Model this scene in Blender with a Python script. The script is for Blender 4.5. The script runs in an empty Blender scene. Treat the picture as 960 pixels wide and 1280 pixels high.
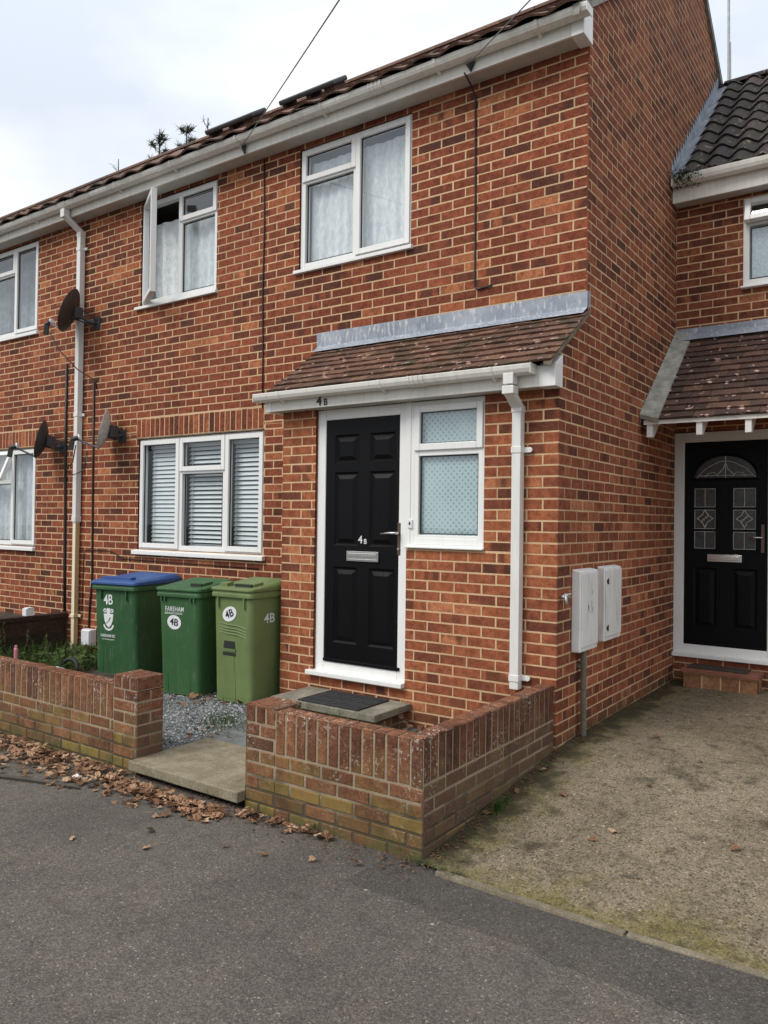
import bpy, bmesh, math, random
from mathutils import Vector, Matrix
R = random.Random(7)
SC = bpy.context.scene
COL = SC.collection
rad = math.radians

# ------------------------------------------------------------------ node helpers
class NT:
    def __init__(s, name):
        s.m = bpy.data.materials.new(name); s.m.use_nodes = True
        s.t = s.m.node_tree; s.t.nodes.clear()
        s.out = s.t.nodes.new('ShaderNodeOutputMaterial')
    def n(s, typ, ins=None, **props):
        nd = s.t.nodes.new(typ)
        for k, v in props.items(): setattr(nd, k, v)
        for k, v in (ins or {}).items():
            sk = nd.inputs[k]
            if isinstance(v, bpy.types.NodeSocket): s.t.links.new(v, sk)
            else:
                if isinstance(v, (tuple, list)) and len(v) == 3 and sk.type == 'RGBA': v = (*v, 1)
                sk.default_value = v
        return nd
    def ramp(s, fac, stops, interp='LINEAR'):
        nd = s.n('ShaderNodeValToRGB', {'Fac': fac}); e = nd.color_ramp.elements
        nd.color_ramp.interpolation = interp
        while len(e) < len(stops): e.new(0.5)
        for el, (p, c) in zip(e, stops):
            el.position = p
            el.color = (c, c, c, 1) if isinstance(c, (int, float)) else (*c, 1)
        return nd.outputs['Color']
    def mix(s, f, a, b, mode='MIX'):
        nd = s.n('ShaderNodeMix', data_type='RGBA', blend_type=mode)
        for k, v in ((0, f), (6, a), (7, b)):
            sk = nd.inputs[k]
            if isinstance(v, bpy.types.NodeSocket): s.t.links.new(v, sk)
            else: sk.default_value = (*v, 1) if isinstance(v, (tuple, list)) else v
        return nd.outputs[2]
    def math(s, op, a, b=0.0, c=None, clamp=False):
        d = {0: a, 1: b}
        if c is not None: d[2] = c
        return s.n('ShaderNodeMath', d, operation=op, use_clamp=clamp).outputs[0]
    def coord(s, scale=(1, 1, 1), off=None):
        c = s.n('ShaderNodeTexCoord').outputs['Object']
        if off is not None: c = s.n('ShaderNodeVectorMath', {0: c, 1: off}, operation='ADD').outputs[0]
        return s.n('ShaderNodeMapping', {'Vector': c, 'Scale': scale}).outputs[0]
    def noise(s, vec, scale, detail=4, rough=0.55):
        return s.n('ShaderNodeTexNoise', {'Vector': vec, 'Scale': scale, 'Detail': detail, 'Roughness': rough}).outputs['Fac']
    def bump(s, h, strength=0.3, dist=0.01):
        return s.n('ShaderNodeBump', {'Height': h, 'Strength': strength, 'Distance': dist}).outputs[0]
    def pbsdf(s, col, rough=0.8, normal=None, **kw):
        d = {'Base Color': col, 'Roughness': rough}
        if normal is not None: d['Normal'] = normal
        for k, v in kw.items(): d[k.replace('_', ' ')] = v
        return s.n('ShaderNodeBsdfPrincipled', d).outputs[0]
    def done(s, sh):
        s.t.links.new(sh, s.out.inputs['Surface']); return s.m
    def xyz(s, v):
        return s.n('ShaderNodeSeparateXYZ', {0: v}).outputs

def simple(name, col, rough=0.6, var=0.15, scale=8, bump=0.0, bscale=60, **kw):
    t = NT(name); v = t.coord()
    f = t.noise(v, scale, 5)
    c = t.mix(t.ramp(f, [(0.3, 0.0), (0.7, 1.0)]), tuple(x*(1-var) for x in col), tuple(min(1, x*(1+var)) for x in col))
    nm = t.bump(t.noise(v, bscale, 3), bump, 0.004) if bump else None
    return t.done(t.pbsdf(c, rough, nm, **kw))

def brick_mat(name, stops, algae=0.0, lichen=0.0, grime=0.0, dark=1.0):
    t = NT(name)
    a = t.n('ShaderNodeAttribute', attribute_name='bk').outputs['Color']
    sep = t.n('ShaderNodeSeparateColor', {0: a}).outputs
    tone, flash, seed = sep[0], sep[1], sep[2]
    off = t.n('ShaderNodeCombineXYZ', {0: t.math('MULTIPLY', seed, 37.0), 1: t.math('MULTIPLY', seed, 91.0), 2: t.math('MULTIPLY', seed, 53.0)}).outputs[0]
    v = t.coord(off=off); w = t.coord()
    c = t.ramp(tone, stops)
    n1 = t.noise(v, 22, 5, 0.65)
    c = t.mix(t.ramp(n1, [(0.35, 0.0), (0.65, 1.0)]), t.mix(1.0, c, (0.66, 0.6, 0.58), 'MULTIPLY'), t.mix(1.0, c, (1.2, 1.22, 1.2), 'MULTIPLY'))
    vs = t.n('ShaderNodeMapping', {'Vector': v, 'Scale': (1.0, 1.0, 0.25)}).outputs[0]
    n2 = t.noise(vs, 8.5, 1, 0.4)
    fl = t.math('MULTIPLY', t.ramp(n2, [(0.47, 0.0), (0.55, 1.0)]), flash, clamp=True)
    c = t.mix(fl, c, (0.085*dark, 0.031*dark, 0.022*dark))
    n3 = t.noise(w, 150, 3, 0.75)
    c = t.mix(t.ramp(n3, [(0.36, 0.85), (0.49, 0.0)]), c, t.mix(1.0, c, (0.36, 0.33, 0.34), 'MULTIPLY'))
    c = t.mix(t.ramp(n3, [(0.56, 0.0), (0.68, 0.55)]), c, t.mix(0.25, t.mix(1.0, c, (1.7, 1.75, 1.8), 'MULTIPLY'), (0.5, 0.3, 0.2)))
    big = t.noise(w, 0.9, 4, 0.6)
    st = t.noise(t.coord((1, 1, 0.22)), 2.6, 5, 0.6)
    c = t.mix(t.ramp(st, [(0.36, 0.38), (0.5, 0.0)]), c, t.mix(1.0, c, (0.55, 0.5, 0.5), 'MULTIPLY'))
    c = t.mix(t.ramp(big, [(0.35, 0.34), (0.62, 0.0)]), c, t.mix(1.0, c, (0.6, 0.55, 0.55), 'MULTIPLY'))
    z = t.xyz(w)[2]
    if name.startswith('red_brown'):
        c = t.mix(t.ramp(t.math('MULTIPLY', z, 0.2), [(0.3, 0.65), (0.62, 0.0)]), c, t.mix(1.0, c, (1.38, 1.4, 1.42), 'MULTIPLY'))
    if grime:
        g = t.math('ADD', t.math('MULTIPLY', z, -3.0), t.math('MULTIPLY', t.noise(w, 3, 4), 1.3))
        c = t.mix(t.ramp(g, [(0.25, 0.0), (0.95, grime)]), c, (0.055, 0.052, 0.026))
    if algae:
        g = t.math('ADD', t.math('MULTIPLY', z, -1.1), t.noise(w, 4.5, 5, 0.65))
        c = t.mix(t.math('MULTIPLY', t.ramp(g, [(0.24, 0.0), (0.66, algae)]), t.ramp(seed, [(0.2, 0.4), (0.6, 1.0)])), c, t.mix(t.ramp(seed, [(0.3, 0.0), (0.9, 1.0)]), (0.15, 0.098, 0.038), (0.235, 0.172, 0.046)))
        g2 = t.math('ADD', t.math('MULTIPLY', z, -1.6), t.noise(w, 6.5, 5, 0.65))
        c = t.mix(t.ramp(g2, [(0.74, 0.0), (0.95, algae)]), c, (0.08, 0.085, 0.03))
        dk = t.noise(w, 5.0, 4, 0.6)
        c = t.mix(t.ramp(dk, [(0.54, 0.0), (0.70, 0.55)]), c, t.mix(1.0, c, (0.4, 0.38, 0.4), 'MULTIPLY'))
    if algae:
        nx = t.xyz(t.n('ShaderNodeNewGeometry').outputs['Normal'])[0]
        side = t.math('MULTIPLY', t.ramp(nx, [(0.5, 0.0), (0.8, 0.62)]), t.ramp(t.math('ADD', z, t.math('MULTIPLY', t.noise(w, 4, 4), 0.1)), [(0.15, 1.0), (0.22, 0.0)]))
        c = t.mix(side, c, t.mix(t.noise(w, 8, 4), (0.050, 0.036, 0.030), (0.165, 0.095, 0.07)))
    if lichen:
        vo = t.noise(w, 55, 3, 0.8); m = t.noise(w, 4.3, 3, 0.6)
        f = t.math('MULTIPLY', t.ramp(vo, [(0.575, 0.0), (0.62, 1.0)]), t.math('MULTIPLY', t.ramp(m, [(0.46, 0.0), (0.62, lichen)]), t.ramp(z, [(0.0, 0.25), (0.2, 1.0)])))
        c = t.mix(f, c, (0.62, 0.59, 0.52))
    nm = t.bump(t.math('ADD', n3, t.math('MULTIPLY', n1, 1.6)), 0.4, 0.0025)
    return t.done(t.pbsdf(c, 0.9, nm, Specular_IOR_Level=0.25))

def mortar_mat(name, col, algae=False):
    t = NT(name); w = t.coord()
    n = t.noise(w, 90, 4, 0.7); b = t.noise(w, 1.6, 4)
    c = t.mix(t.ramp(n, [(0.3, 0.0), (0.7, 1.0)]), tuple(x*0.72 for x in col), tuple(x*1.15 for x in col))
    c = t.mix(t.ramp(b, [(0.38, 0.5), (0.6, 0.0)]), c, t.mix(1.0, c, (0.62, 0.6, 0.6), 'MULTIPLY'))
    if algae:
        z = t.xyz(w)[2]
        g = t.math('ADD', t.math('MULTIPLY', z, -2.0), t.noise(w, 5, 5))
        c = t.mix(t.ramp(g, [(0.45, 0.0), (0.75, 0.85)]), c, (0.085, 0.075, 0.035) if name != 'old_mortar' else (0.040, 0.036, 0.020))
    return t.done(t.pbsdf(c, 0.95, t.bump(n, 0.5, 0.003), Specular_IOR_Level=0.2))

M = {}
RED = [(0.0, (0.10, 0.036, 0.024)), (0.22, (0.185, 0.053, 0.028)), (0.5, (0.265, 0.070, 0.035)), (0.78, (0.355, 0.104, 0.047)), (1.0, (0.48, 0.18, 0.08))]
POR = [(0.0, (0.15, 0.05, 0.031)), (0.22, (0.245, 0.075, 0.039)), (0.5, (0.345, 0.108, 0.050)), (0.78, (0.43, 0.145, 0.064)), (1.0, (0.53, 0.21, 0.10))]
BRN = [(0.0, (0.11, 0.039, 0.026)), (0.25, (0.185, 0.058, 0.031)), (0.55, (0.275, 0.085, 0.042)), (0.85, (0.35, 0.12, 0.058)), (1.0, (0.42, 0.165, 0.082))]
OLD = [(0.0, (0.105, 0.048, 0.03)), (0.5, (0.205, 0.086, 0.046)), (1.0, (0.32, 0.145, 0.073))]
M['brick'] = brick_mat('red_brick', RED)
M['brick_gable'] = brick_mat('red_brown_brick', BRN, grime=0.85)
M['brick_porch'] = brick_mat('orange_red_brick', POR, grime=0.35)
M['brick_old'] = brick_mat('weathered_brick', OLD, algae=0.85, lichen=0.7, dark=0.9)
M['brick_dark'] = brick_mat('dark_garden_brick', [(0.0, (0.028, 0.018, 0.014)), (0.5, (0.05, 0.03, 0.022)), (1.0, (0.075, 0.04, 0.028))], grime=0.5)
M['brick_step'] = brick_mat('tan_step_brick', [(0.0, (0.22, 0.10, 0.06)), (0.5, (0.38, 0.2, 0.1)), (1.0, (0.5, 0.31, 0.17))])
M['mortar'] = mortar_mat('sandy_mortar', (0.66, 0.455, 0.265))
M['mortar_gable'] = mortar_mat('sandy_mortar_gable', (0.66, 0.455, 0.265), True)
M['mortar_old'] = mortar_mat('old_mortar', (0.36, 0.29, 0.2), True)
M['mortar_dark'] = mortar_mat('dark_mortar', (0.07, 0.05, 0.04))
def streaky(name, col, dirt, amt, rough=0.55):
    t = NT(name); v = t.coord((1, 1, 0.12)); w = t.coord()
    n = t.noise(v, 28, 5, 0.6); b = t.noise(w, 2.2, 4); s = t.noise(w, 60, 3, 0.7)
    c = t.mix(t.ramp(t.math('ADD', t.math('MULTIPLY', n, 0.55), t.math('MULTIPLY', b, 0.45)), [(0.46, 0.0), (0.66, amt)]), col, dirt)
    c = t.mix(t.ramp(s, [(0.66, 0.0), (0.74, amt)]), c, tuple(x*0.4 for x in dirt))
    return t.done(t.pbsdf(c, rough, t.bump(s, 0.12, 0.002)))
M['upvc'] = streaky('white_upvc_stained', (0.80, 0.80, 0.78), (0.62, 0.60, 0.54), 0.28, 0.35)
M['fascia'] = streaky('aged_white_fascia', (0.76, 0.74, 0.68), (0.46, 0.42, 0.34), 0.42)
M['gutter'] = streaky('grey_white_gutter', (0.80, 0.78, 0.72), (0.46, 0.43, 0.36), 0.45, 0.4)
M['soffit'] = simple('soffit_board', (0.5, 0.48, 0.43), 0.7, 0.15, 5)
M['pipe'] = streaky('white_pipe', (0.72, 0.71, 0.68), (0.5, 0.47, 0.4), 0.4, 0.4)
def cream_pipe():
    t = NT('yellowed_pipe_shaded_side'); v = t.coord((1, 1, 0.12))
    n = t.noise(v, 28, 5, 0.6)
    c = t.mix(t.ramp(n, [(0.45, 0.0), (0.68, 0.5)]), (0.78, 0.70, 0.53), (0.62, 0.50, 0.30))
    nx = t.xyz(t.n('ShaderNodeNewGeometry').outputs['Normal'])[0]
    c = t.mix(t.ramp(nx, [(0.4, 0.0), (0.8, 0.75)]), c, (0.50, 0.27, 0.08))  # orange-brown shade of the right-hand side, painted into the colour by normal
    return t.done(t.pbsdf(c, 0.4))
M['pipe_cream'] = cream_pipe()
def lead_mat():
    t = NT('lead_sheet'); v = t.coord((1, 1, 0.25)); w = t.coord()
    n = t.noise(v, 42, 5, 0.7); b = t.noise(w, 5, 4, 0.6)
    c = t.mix(t.ramp(b, [(0.35, 0.0), (0.65, 1.0)]), (0.20, 0.23, 0.28), (0.33, 0.36, 0.41))
    c = t.mix(t.ramp(n, [(0.54, 0.0), (0.64, 0.8)]), c, (0.60, 0.60, 0.58))
    c = t.mix(t.ramp(t.noise(w, 30, 4, 0.7), [(0.62, 0.0), (0.7, 0.5)]), c, (0.10, 0.10, 0.09))
    return t.done(t.pbsdf(c, 0.55, t.bump(b, 0.3, 0.01)))
M['lead'] = lead_mat()
M['fillet'] = simple('cement_fillet', (0.30, 0.29, 0.25), 0.9, 0.35, 14, 0.5)
def tile_mat(name, stops, moss, flake):
    t = NT(name)
    a = t.n('ShaderNodeAttribute', attribute_name='bk').outputs['Color']
    sep = t.n('ShaderNodeSeparateColor', {0: a}).outputs
    w = t.coord()
    c = t.ramp(sep[0], stops)
    n = t.noise(w, 40, 5, 0.7)
    c = t.mix(t.ramp(n, [(0.3, 0.0), (0.7, 1.0)]), t.mix(1.0, c, (0.5, 0.5, 0.5), 'MULTIPLY'), t.mix(1.0, c, (1.35, 1.3, 1.25), 'MULTIPLY'))
    m = t.noise(w, 3.2, 5, 0.65)
    c = t.mix(t.ramp(m, [(0.55, 0.0), (0.68, moss)]), c, (0.03, 0.035, 0.012))
    fl = t.math('MULTIPLY', t.ramp(t.noise(w, 17, 2, 0.5), [(0.655, 0.0), (0.68, 1.0)]), flake)
    c = t.mix(fl, c, (0.55, 0.38, 0.30))
    li = t.ramp(t.noise(w, 70, 2, 0.6), [(0.69, 0.0), (0.73, 0.55)])
    c = t.mix(li, c, (0.42, 0.38, 0.3))
    return t.done(t.pbsdf(c, 0.85, t.bump(n, 0.4, 0.004)))
M['tile_brown'] = tile_mat('brown_plain_tile', [(0, (0.080, 0.040, 0.026)), (0.5, (0.125, 0.060, 0.037)), (1, (0.175, 0.088, 0.054))], 0.8, 0.9)
M['tile_plum'] = tile_mat('plum_plain_tile', [(0, (0.055, 0.031, 0.024)), (0.6, (0.092, 0.050, 0.036)), (1, (0.165, 0.085, 0.055))], 0.35, 1.0)
M['tile_dark'] = tile_mat('dark_roll_tile', [(0, (0.018, 0.014, 0.013)), (0.7, (0.032, 0.025, 0.022)), (1, (0.060, 0.042, 0.034))], 0.8, 0.35)
M['tile_roof'] = tile_mat('brown_roll_tile', [(0, (0.075, 0.04, 0.028)), (0.6, (0.13, 0.068, 0.045)), (1, (0.19, 0.1, 0.065))], 0.6, 0.2)
def glass_mat(name, tint=(0.95, 0.985, 0.985), refl=0.13, rough=0.0):
    t = NT(name)
    f = t.n('ShaderNodeLayerWeight', {'Blend': 0.5}).outputs['Facing']
    fac = t.math('MULTIPLY_ADD', t.math('POWER', f, 4.0), 0.6, refl, clamp=True)
    nz = t.bump(t.noise(t.coord(), 1.3, 2), 0.08, 0.02)
    tr = t.n('ShaderNodeBsdfTransparent', {'Color': tint}).outputs[0]
    gl = t.n('ShaderNodeBsdfGlossy', {'Color': (0.92, 0.96, 1.0), 'Roughness': rough, 'Normal': nz}).outputs[0]
    return t.done(t.n('ShaderNodeMixShader', {0: fac, 1: tr, 2: gl}).outputs[0])
M['glass'] = glass_mat('window_glass')
M['glass_low'] = glass_mat('low_window_glass', refl=0.06)
M['glass_door'] = glass_mat('door_glass', (0.55, 0.58, 0.58), 0.06, 0.08)
M['gasket'] = simple('black_gasket', (0.015, 0.015, 0.016), 0.6, 0.1)
def door_mat(name):
    t = NT(name); v = t.coord((1, 1, 0.07)); w = t.coord()
    d = t.noise(w, 2.0, 2)
    g = t.n('ShaderNodeTexWave', {'Vector': t.coord((1, 1, 0.16)), 'Scale': 22.0, 'Distortion': 9.0, 'Detail': 3.0, 'Detail Scale': 1.4}, wave_type='BANDS', bands_direction='X').outputs['Fac']
    n = t.noise(v, 190, 3, 0.6)
    h = t.math('ADD', t.math('MULTIPLY', g, 0.6), n)
    return t.done(t.pbsdf(t.mix(d, (0.0035, 0.0036, 0.0042), (0.006, 0.0062, 0.007)), 0.36, t.bump(h, 0.55, 0.0018), Specular_IOR_Level=0.13))
M['door'] = door_mat('black_woodgrain_door')
M['chrome'] = simple('brushed_chrome', (0.62, 0.61, 0.59), 0.25, 0.06, 30, Metallic=1.0)
M['bronze'] = simple('tarnished_plate', (0.16, 0.11, 0.09), 0.4, 0.2, 30, Metallic=0.8)
M['white_num'] = simple('silver_numeral', (0.7, 0.7, 0.7), 0.4, 0.03)
M['black_num'] = simple('dark_bronze_numeral', (0.03, 0.018, 0.012), 0.5, 0.2, 40)
M['dark_letter'] = simple('navy_letter', (0.012, 0.012, 0.03), 0.5, 0.05)
M['white_letter'] = simple('white_letter', (0.72, 0.74, 0.72), 0.6, 0.08, 90)
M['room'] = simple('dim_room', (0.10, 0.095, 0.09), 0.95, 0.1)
def net_mat():
    t = NT('net_curtain_cloth'); w = t.coord((1, 1, 0.45))
    n = t.noise(w, 26, 5, 0.75); p = t.ramp(n, [(0.44, 0.0), (0.56, 1.0)])
    col = t.mix(p, (0.80, 0.84, 0.86), (0.95, 0.96, 0.97))
    d = t.n('ShaderNodeBsdfDiffuse', {'Color': col}).outputs[0]
    tl = t.n('ShaderNodeBsdfTranslucent', {'Color': (0.6, 0.63, 0.65, 1)}).outputs[0]
    tr = t.n('ShaderNodeBsdfTransparent').outputs[0]
    a = t.n('ShaderNodeMixShader', {0: 0.15, 1: d, 2: tl}).outputs[0]
    return t.done(t.n('ShaderNodeMixShader', {0: t.math('MULTIPLY_ADD', p, -0.06, 0.08), 1: a, 2: tr}).outputs[0])
M['net'] = net_mat()
M['blind'] = simple('blind_slat', (0.64, 0.66, 0.67), 0.5, 0.05)
M['curtain'] = simple('grey_curtain', (0.30, 0.33, 0.35), 0.9, 0.3, 12)
def film_mat():
    t = NT('dotted_privacy_film'); v = t.coord()
    x, y, z = t.xyz(v)
    def cell(a, b):
        return t.math('SUBTRACT', t.math('FRACT', a), 0.5), t.math('SUBTRACT', t.math('FRACT', b), 0.5)
    p = t.math('MULTIPLY', x, 21.0); q = t.math('MULTIPLY', z, 21.0)
    a, b = cell(t.math('ADD', p, q), t.math('SUBTRACT', p, q))
    d = t.math('ADD', t.math('MULTIPLY', a, a), t.math('MULTIPLY', b, b))
    c = t.mix(t.ramp(d, [(0.06, 1.0), (0.11, 0.0)]), (0.43, 0.53, 0.54), (0.23, 0.32, 0.35))
    c = t.mix(t.ramp(t.noise(v, 3, 3), [(0.4, 0.0), (0.7, 0.5)]), c, (0.54, 0.66, 0.64))
    return t.done(t.pbsdf(c, 0.5))
M['film'] = film_mat()
M['obscure'] = simple('obscured_glass', (0.46, 0.53, 0.55), 0.3, 0.2, 50, 0.4, 80)
M['grey_obscure'] = simple('textured_grey_glass', (0.055, 0.058, 0.055), 0.22, 0.35, 30, 0.5, 55)
M['came'] = simple('lead_came', (0.55, 0.55, 0.53), 0.4, 0.1, 30)
def asphalt_mat():
    t = NT('asphalt'); w = t.coord()
    n = t.noise(w, 210, 3, 0.75); m = t.noise(w, 62, 4, 0.7); b = t.noise(w, 1.1, 5, 0.6); b2 = t.noise(w, 4.2, 5, 0.6)
    vs_ = t.n('ShaderNodeTexVoronoi', {'Vector': w, 'Scale': 165.0}, feature='F1')
    vq = t.n('ShaderNodeSeparateColor', {0: vs_.outputs['Color']}).outputs
    c = t.ramp(vq[0], [(0.0, (0.068, 0.060, 0.052)), (0.5, (0.108, 0.095, 0.081)), (0.9, (0.142, 0.126, 0.107)), (0.985, (0.178, 0.158, 0.132)), (1.0, (0.34, 0.30, 0.25))])
    c = t.mix(t.ramp(n, [(0.3, 0.5), (0.5, 0.0)]), c, t.mix(1.0, c, (0.5, 0.5, 0.5), 'MULTIPLY'))
    c = t.mix(t.ramp(m, [(0.36, 0.35), (0.5, 0.0)]), c, t.mix(1.0, c, (0.6, 0.6, 0.6), 'MULTIPLY'))
    c = t.mix(t.ramp(m, [(0.54, 0.0), (0.66, 0.25)]), c, t.mix(1.0, c, (1.4, 1.36, 1.3), 'MULTIPLY'))
    c = t.mix(t.ramp(b, [(0.36, 0.5), (0.56, 0.0)]), c, t.mix(1.0, c, (0.6, 0.6, 0.62), 'MULTIPLY'))
    c = t.mix(t.ramp(b2, [(0.52, 0.0), (0.7, 0.6)]), c, t.mix(1.0, c, (1.25, 1.17, 1.06), 'MULTIPLY'))
    b3 = t.noise(w, 9.0, 5, 0.65)
    c = t.mix(t.ramp(b3, [(0.34, 0.45), (0.48, 0.0)]), c, t.mix(1.0, c, (0.58, 0.58, 0.58), 'MULTIPLY'))
    # fresher strip next to the driveway edge
    x, y, z = t.xyz(w)
    wob = t.math('MULTIPLY', t.math('SUBTRACT', t.noise(w, 2.4, 4), 0.5), 0.22)
    ed = t.math('ADD', t.math('ADD', y, wob), t.math('MULTIPLY', t.ramp(x, [(0.0, 0.0), (1.0, 1.0)]), 0.12))
    cl = t.math('ABSOLUTE', t.math('ADD', t.math('ADD', ed, 2.0), t.math('MULTIPLY', t.math('SUBTRACT', t.noise(w, 14, 4, 0.7), 0.5), 0.06)))
    crk = t.math('MULTIPLY', t.ramp(cl, [(0.0, 1.0), (0.006, 0.0)]), t.math('MULTIPLY', t.ramp(t.noise(w, 3.0, 3), [(0.48, 0.0), (0.56, 0.8)]), t.math('GREATER_THAN', x, 0.1)))
    f = t.math('MULTIPLY', t.math('GREATER_THAN', ed, -1.99), t.math('GREATER_THAN', x, -0.2))
    c = t.mix(t.math('MULTIPLY', f, 0.55), c, t.mix(1.0, c, (0.50, 0.51, 0.54), 'MULTIPLY'))
    c = t.mix(crk, c, (0.012, 0.012, 0.012))
    # pale trodden spots
    sp = t.n('ShaderNodeTexVoronoi', {'Vector': w, 'Scale': 2.6, 'Randomness': 1.0}, feature='F1')
    rnd = t.n('ShaderNodeSeparateColor', {0: sp.outputs['Color']}).outputs
    g = t.math('LESS_THAN', t.math('ADD', sp.outputs['Distance'], t.math('MULTIPLY', t.noise(w, 60, 2), 0.05)), t.math('MULTIPLY_ADD', rnd[1], 0.045, 0.052))
    g = t.math('MULTIPLY', g, t.math('GREATER_THAN', rnd[0], 0.80))
    c = t.mix(t.math('MULTIPLY', g, 0.75), c, (0.36, 0.33, 0.29))
    st = t.ramp(t.noise(w, 150, 1, 0.5), [(0.73, 0.0), (0.76, 0.55)])
    c = t.mix(st, c, (0.30, 0.27, 0.23))
    h = t.math('ADD', t.math('ADD', n, t.math('MULTIPLY', m, 0.8)), t.math('MULTIPLY', vs_.outputs['Distance'], -0.7))
    return t.done(t.pbsdf(c, 0.9, t.bump(h, 0.40, 0.005), Specular_IOR_Level=0.3))
M['asphalt'] = asphalt_mat()
def drive_mat():
    t = NT('exposed_aggregate_concrete'); w = t.coord()
    n = t.noise(w, 120, 4, 0.8); b = t.noise(w, 1.3, 5, 0.6); m = t.noise(w, 5, 5, 0.65)
    x, y, z = t.xyz(w)
    c = t.mix(t.ramp(n, [(0.32, 0.0), (0.68, 1.0)]), (0.044, 0.034, 0.022), (0.42, 0.35, 0.25))
    vo = t.n('ShaderNodeTexVoronoi', {'Vector': w, 'Scale': 62.0}, feature='F1')
    vr = t.n('ShaderNodeSeparateColor', {0: vo.outputs['Color']}).outputs
    s = t.math('MULTIPLY', t.math('LESS_THAN', vo.outputs['Distance'], 0.40), t.math('GREATER_THAN', vr[0], 0.5))
    c = t.mix(t.math('MULTIPLY', s, 0.85), c, t.ramp(vr[1], [(0.0, (0.05, 0.036, 0.024)), (0.4, (0.14, 0.10, 0.062)), (0.8, (0.27, 0.21, 0.14)), (0.93, (0.38, 0.31, 0.22)), (1.0, (0.55, 0.48, 0.37))]))
    c = t.mix(t.ramp(b, [(0.38, 0.55), (0.6, 0.0)]), c, t.mix(1.0, c, (0.52, 0.5, 0.46), 'MULTIPLY'))
    # olive growth: strongest near the house wall and at the pavement edge
    edge = t.math('MAXIMUM', t.ramp(x, [(0.0, 1.15), (0.45, 0.0)]), t.ramp(t.math('MULTIPLY_ADD', y, -1.0, -0.9), [(0.30, 0.0), (0.76, 0.9)]))
    g = t.math('MULTIPLY', t.ramp(t.math('ADD', t.math('MULTIPLY', edge, 0.42), m), [(0.64, 0.0), (0.92, 0.85)]), t.ramp(n, [(0.3, 1.0), (0.75, 0.45)]))
    c = t.mix(g, c, t.mix(t.noise(w, 30, 3), (0.075, 0.064, 0.010), (0.175, 0.150, 0.030)))
    mott = t.noise(w, 16, 5, 0.7)
    c = t.mix(t.ramp(t.noise(w, 55, 4, 0.75), [(0.36, 0.8), (0.47, 0.0)]), c, t.mix(1.0, c, (0.35, 0.33, 0.3), 'MULTIPLY'))
    c = t.mix(t.ramp(t.noise(w, 70, 3, 0.75), [(0.55, 0.0), (0.64, 0.6)]), c, t.mix(1.0, c, (1.7, 1.6, 1.45), 'MULTIPLY'))
    c = t.mix(t.ramp(mott, [(0.36, 0.6), (0.5, 0.0)]), c, t.mix(1.0, c, (0.45, 0.43, 0.4), 'MULTIPLY'))
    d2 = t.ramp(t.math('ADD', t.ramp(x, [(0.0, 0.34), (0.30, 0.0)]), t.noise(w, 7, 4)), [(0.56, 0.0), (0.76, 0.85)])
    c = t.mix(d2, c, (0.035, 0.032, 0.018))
    return t.done(t.pbsdf(c, 0.92, t.bump(t.math('ADD', n, t.math('MULTIPLY', s, 0.7)), 0.6, 0.006), Specular_IOR_Level=0.25))
M['drive'] = drive_mat()
def slab_mat(name, a, b):
    t = NT(name); w = t.coord(); n = t.noise(w, 160, 3, 0.7); m = t.noise(w, 7, 5, 0.65)
    c = t.mix(t.ramp(m, [(0.35, 0.0), (0.65, 1.0)]), a, b)
    c = t.mix(t.ramp(n, [(0.38, 0.75), (0.55, 0.0)]), c, t.mix(1.0, c, (0.42, 0.42, 0.36), 'MULTIPLY'))
    c = t.mix(t.ramp(t.noise(w, 34, 4, 0.7), [(0.56, 0.0), (0.68, 0.5)]), c, t.mix(1.0, c, (1.45, 1.4, 1.3), 'MULTIPLY'))
    return t.done(t.pbsdf(c, 0.9, t.bump(n, 0.7, 0.005)))
M['slab'] = slab_mat('paving_slab_stone', (0.19, 0.158, 0.10), (0.33, 0.285, 0.20))
M['step_stone'] = slab_mat('step_stone', (0.17, 0.155, 0.12), (0.33, 0.3, 0.235))
M['edging'] = slab_mat('edging_concrete', (0.13, 0.105, 0.068), (0.25, 0.21, 0.15))
M['quarry'] = slab_mat('quarry_tile', (0.26, 0.095, 0.06), (0.33, 0.13, 0.085))
M['soil'] = slab_mat('garden_soil', (0.03, 0.024, 0.016), (0.065, 0.05, 0.033))
M['grit'] = slab_mat('grit_bed', (0.09, 0.095, 0.095), (0.2, 0.21, 0.205))
M['mat'] = simple('rubber_mat', (0.022, 0.022, 0.023), 0.85, 0.4, 30, 0.7, 130)
M['mat_brown'] = simple('coir_mat', (0.055, 0.042, 0.03), 0.95, 0.4, 60, 0.7, 150)
def bin_mat(name, col):
    t = NT(name); w = t.coord(); v = t.coord((1, 1, 0.2))
    n = t.noise(w, 300, 2); b = t.noise(w, 3, 5); s = t.noise(v, 30, 4, 0.7)
    c = t.mix(t.ramp(b, [(0.35, 0.0), (0.7, 1.0)]), tuple(x*0.85 for x in col), tuple(x*1.15 for x in col))
    c = t.mix(t.ramp(s, [(0.56, 0.0), (0.74, 0.30)]), c, (0.26, 0.30, 0.20))
    sc = t.noise(t.coord((1, 1, 3.0)), 38, 4, 0.8)
    c = t.mix(t.ramp(sc, [(0.64, 0.0), (0.70, 0.35)]), c, tuple(min(1, x*2.2+.02) for x in col))
    z = t.xyz(w)[2]
    g = t.math('ADD', t.math('MULTIPLY', z, -1.6), t.noise(w, 8, 4))
    c = t.mix(t.ramp(g, [(0.4, 0.0), (0.7, 0.45)]), c, (0.10, 0.10, 0.06))
    return t.done(t.pbsdf(c, 0.48, t.bump(n, 0.25, 0.001), Specular_IOR_Level=0.4))
M['bin_a'] = bin_mat('dark_green_plastic', (0.030, 0.096, 0.036))
M['bin_b'] = bin_mat('mid_green_plastic', (0.038, 0.110, 0.038))
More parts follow.
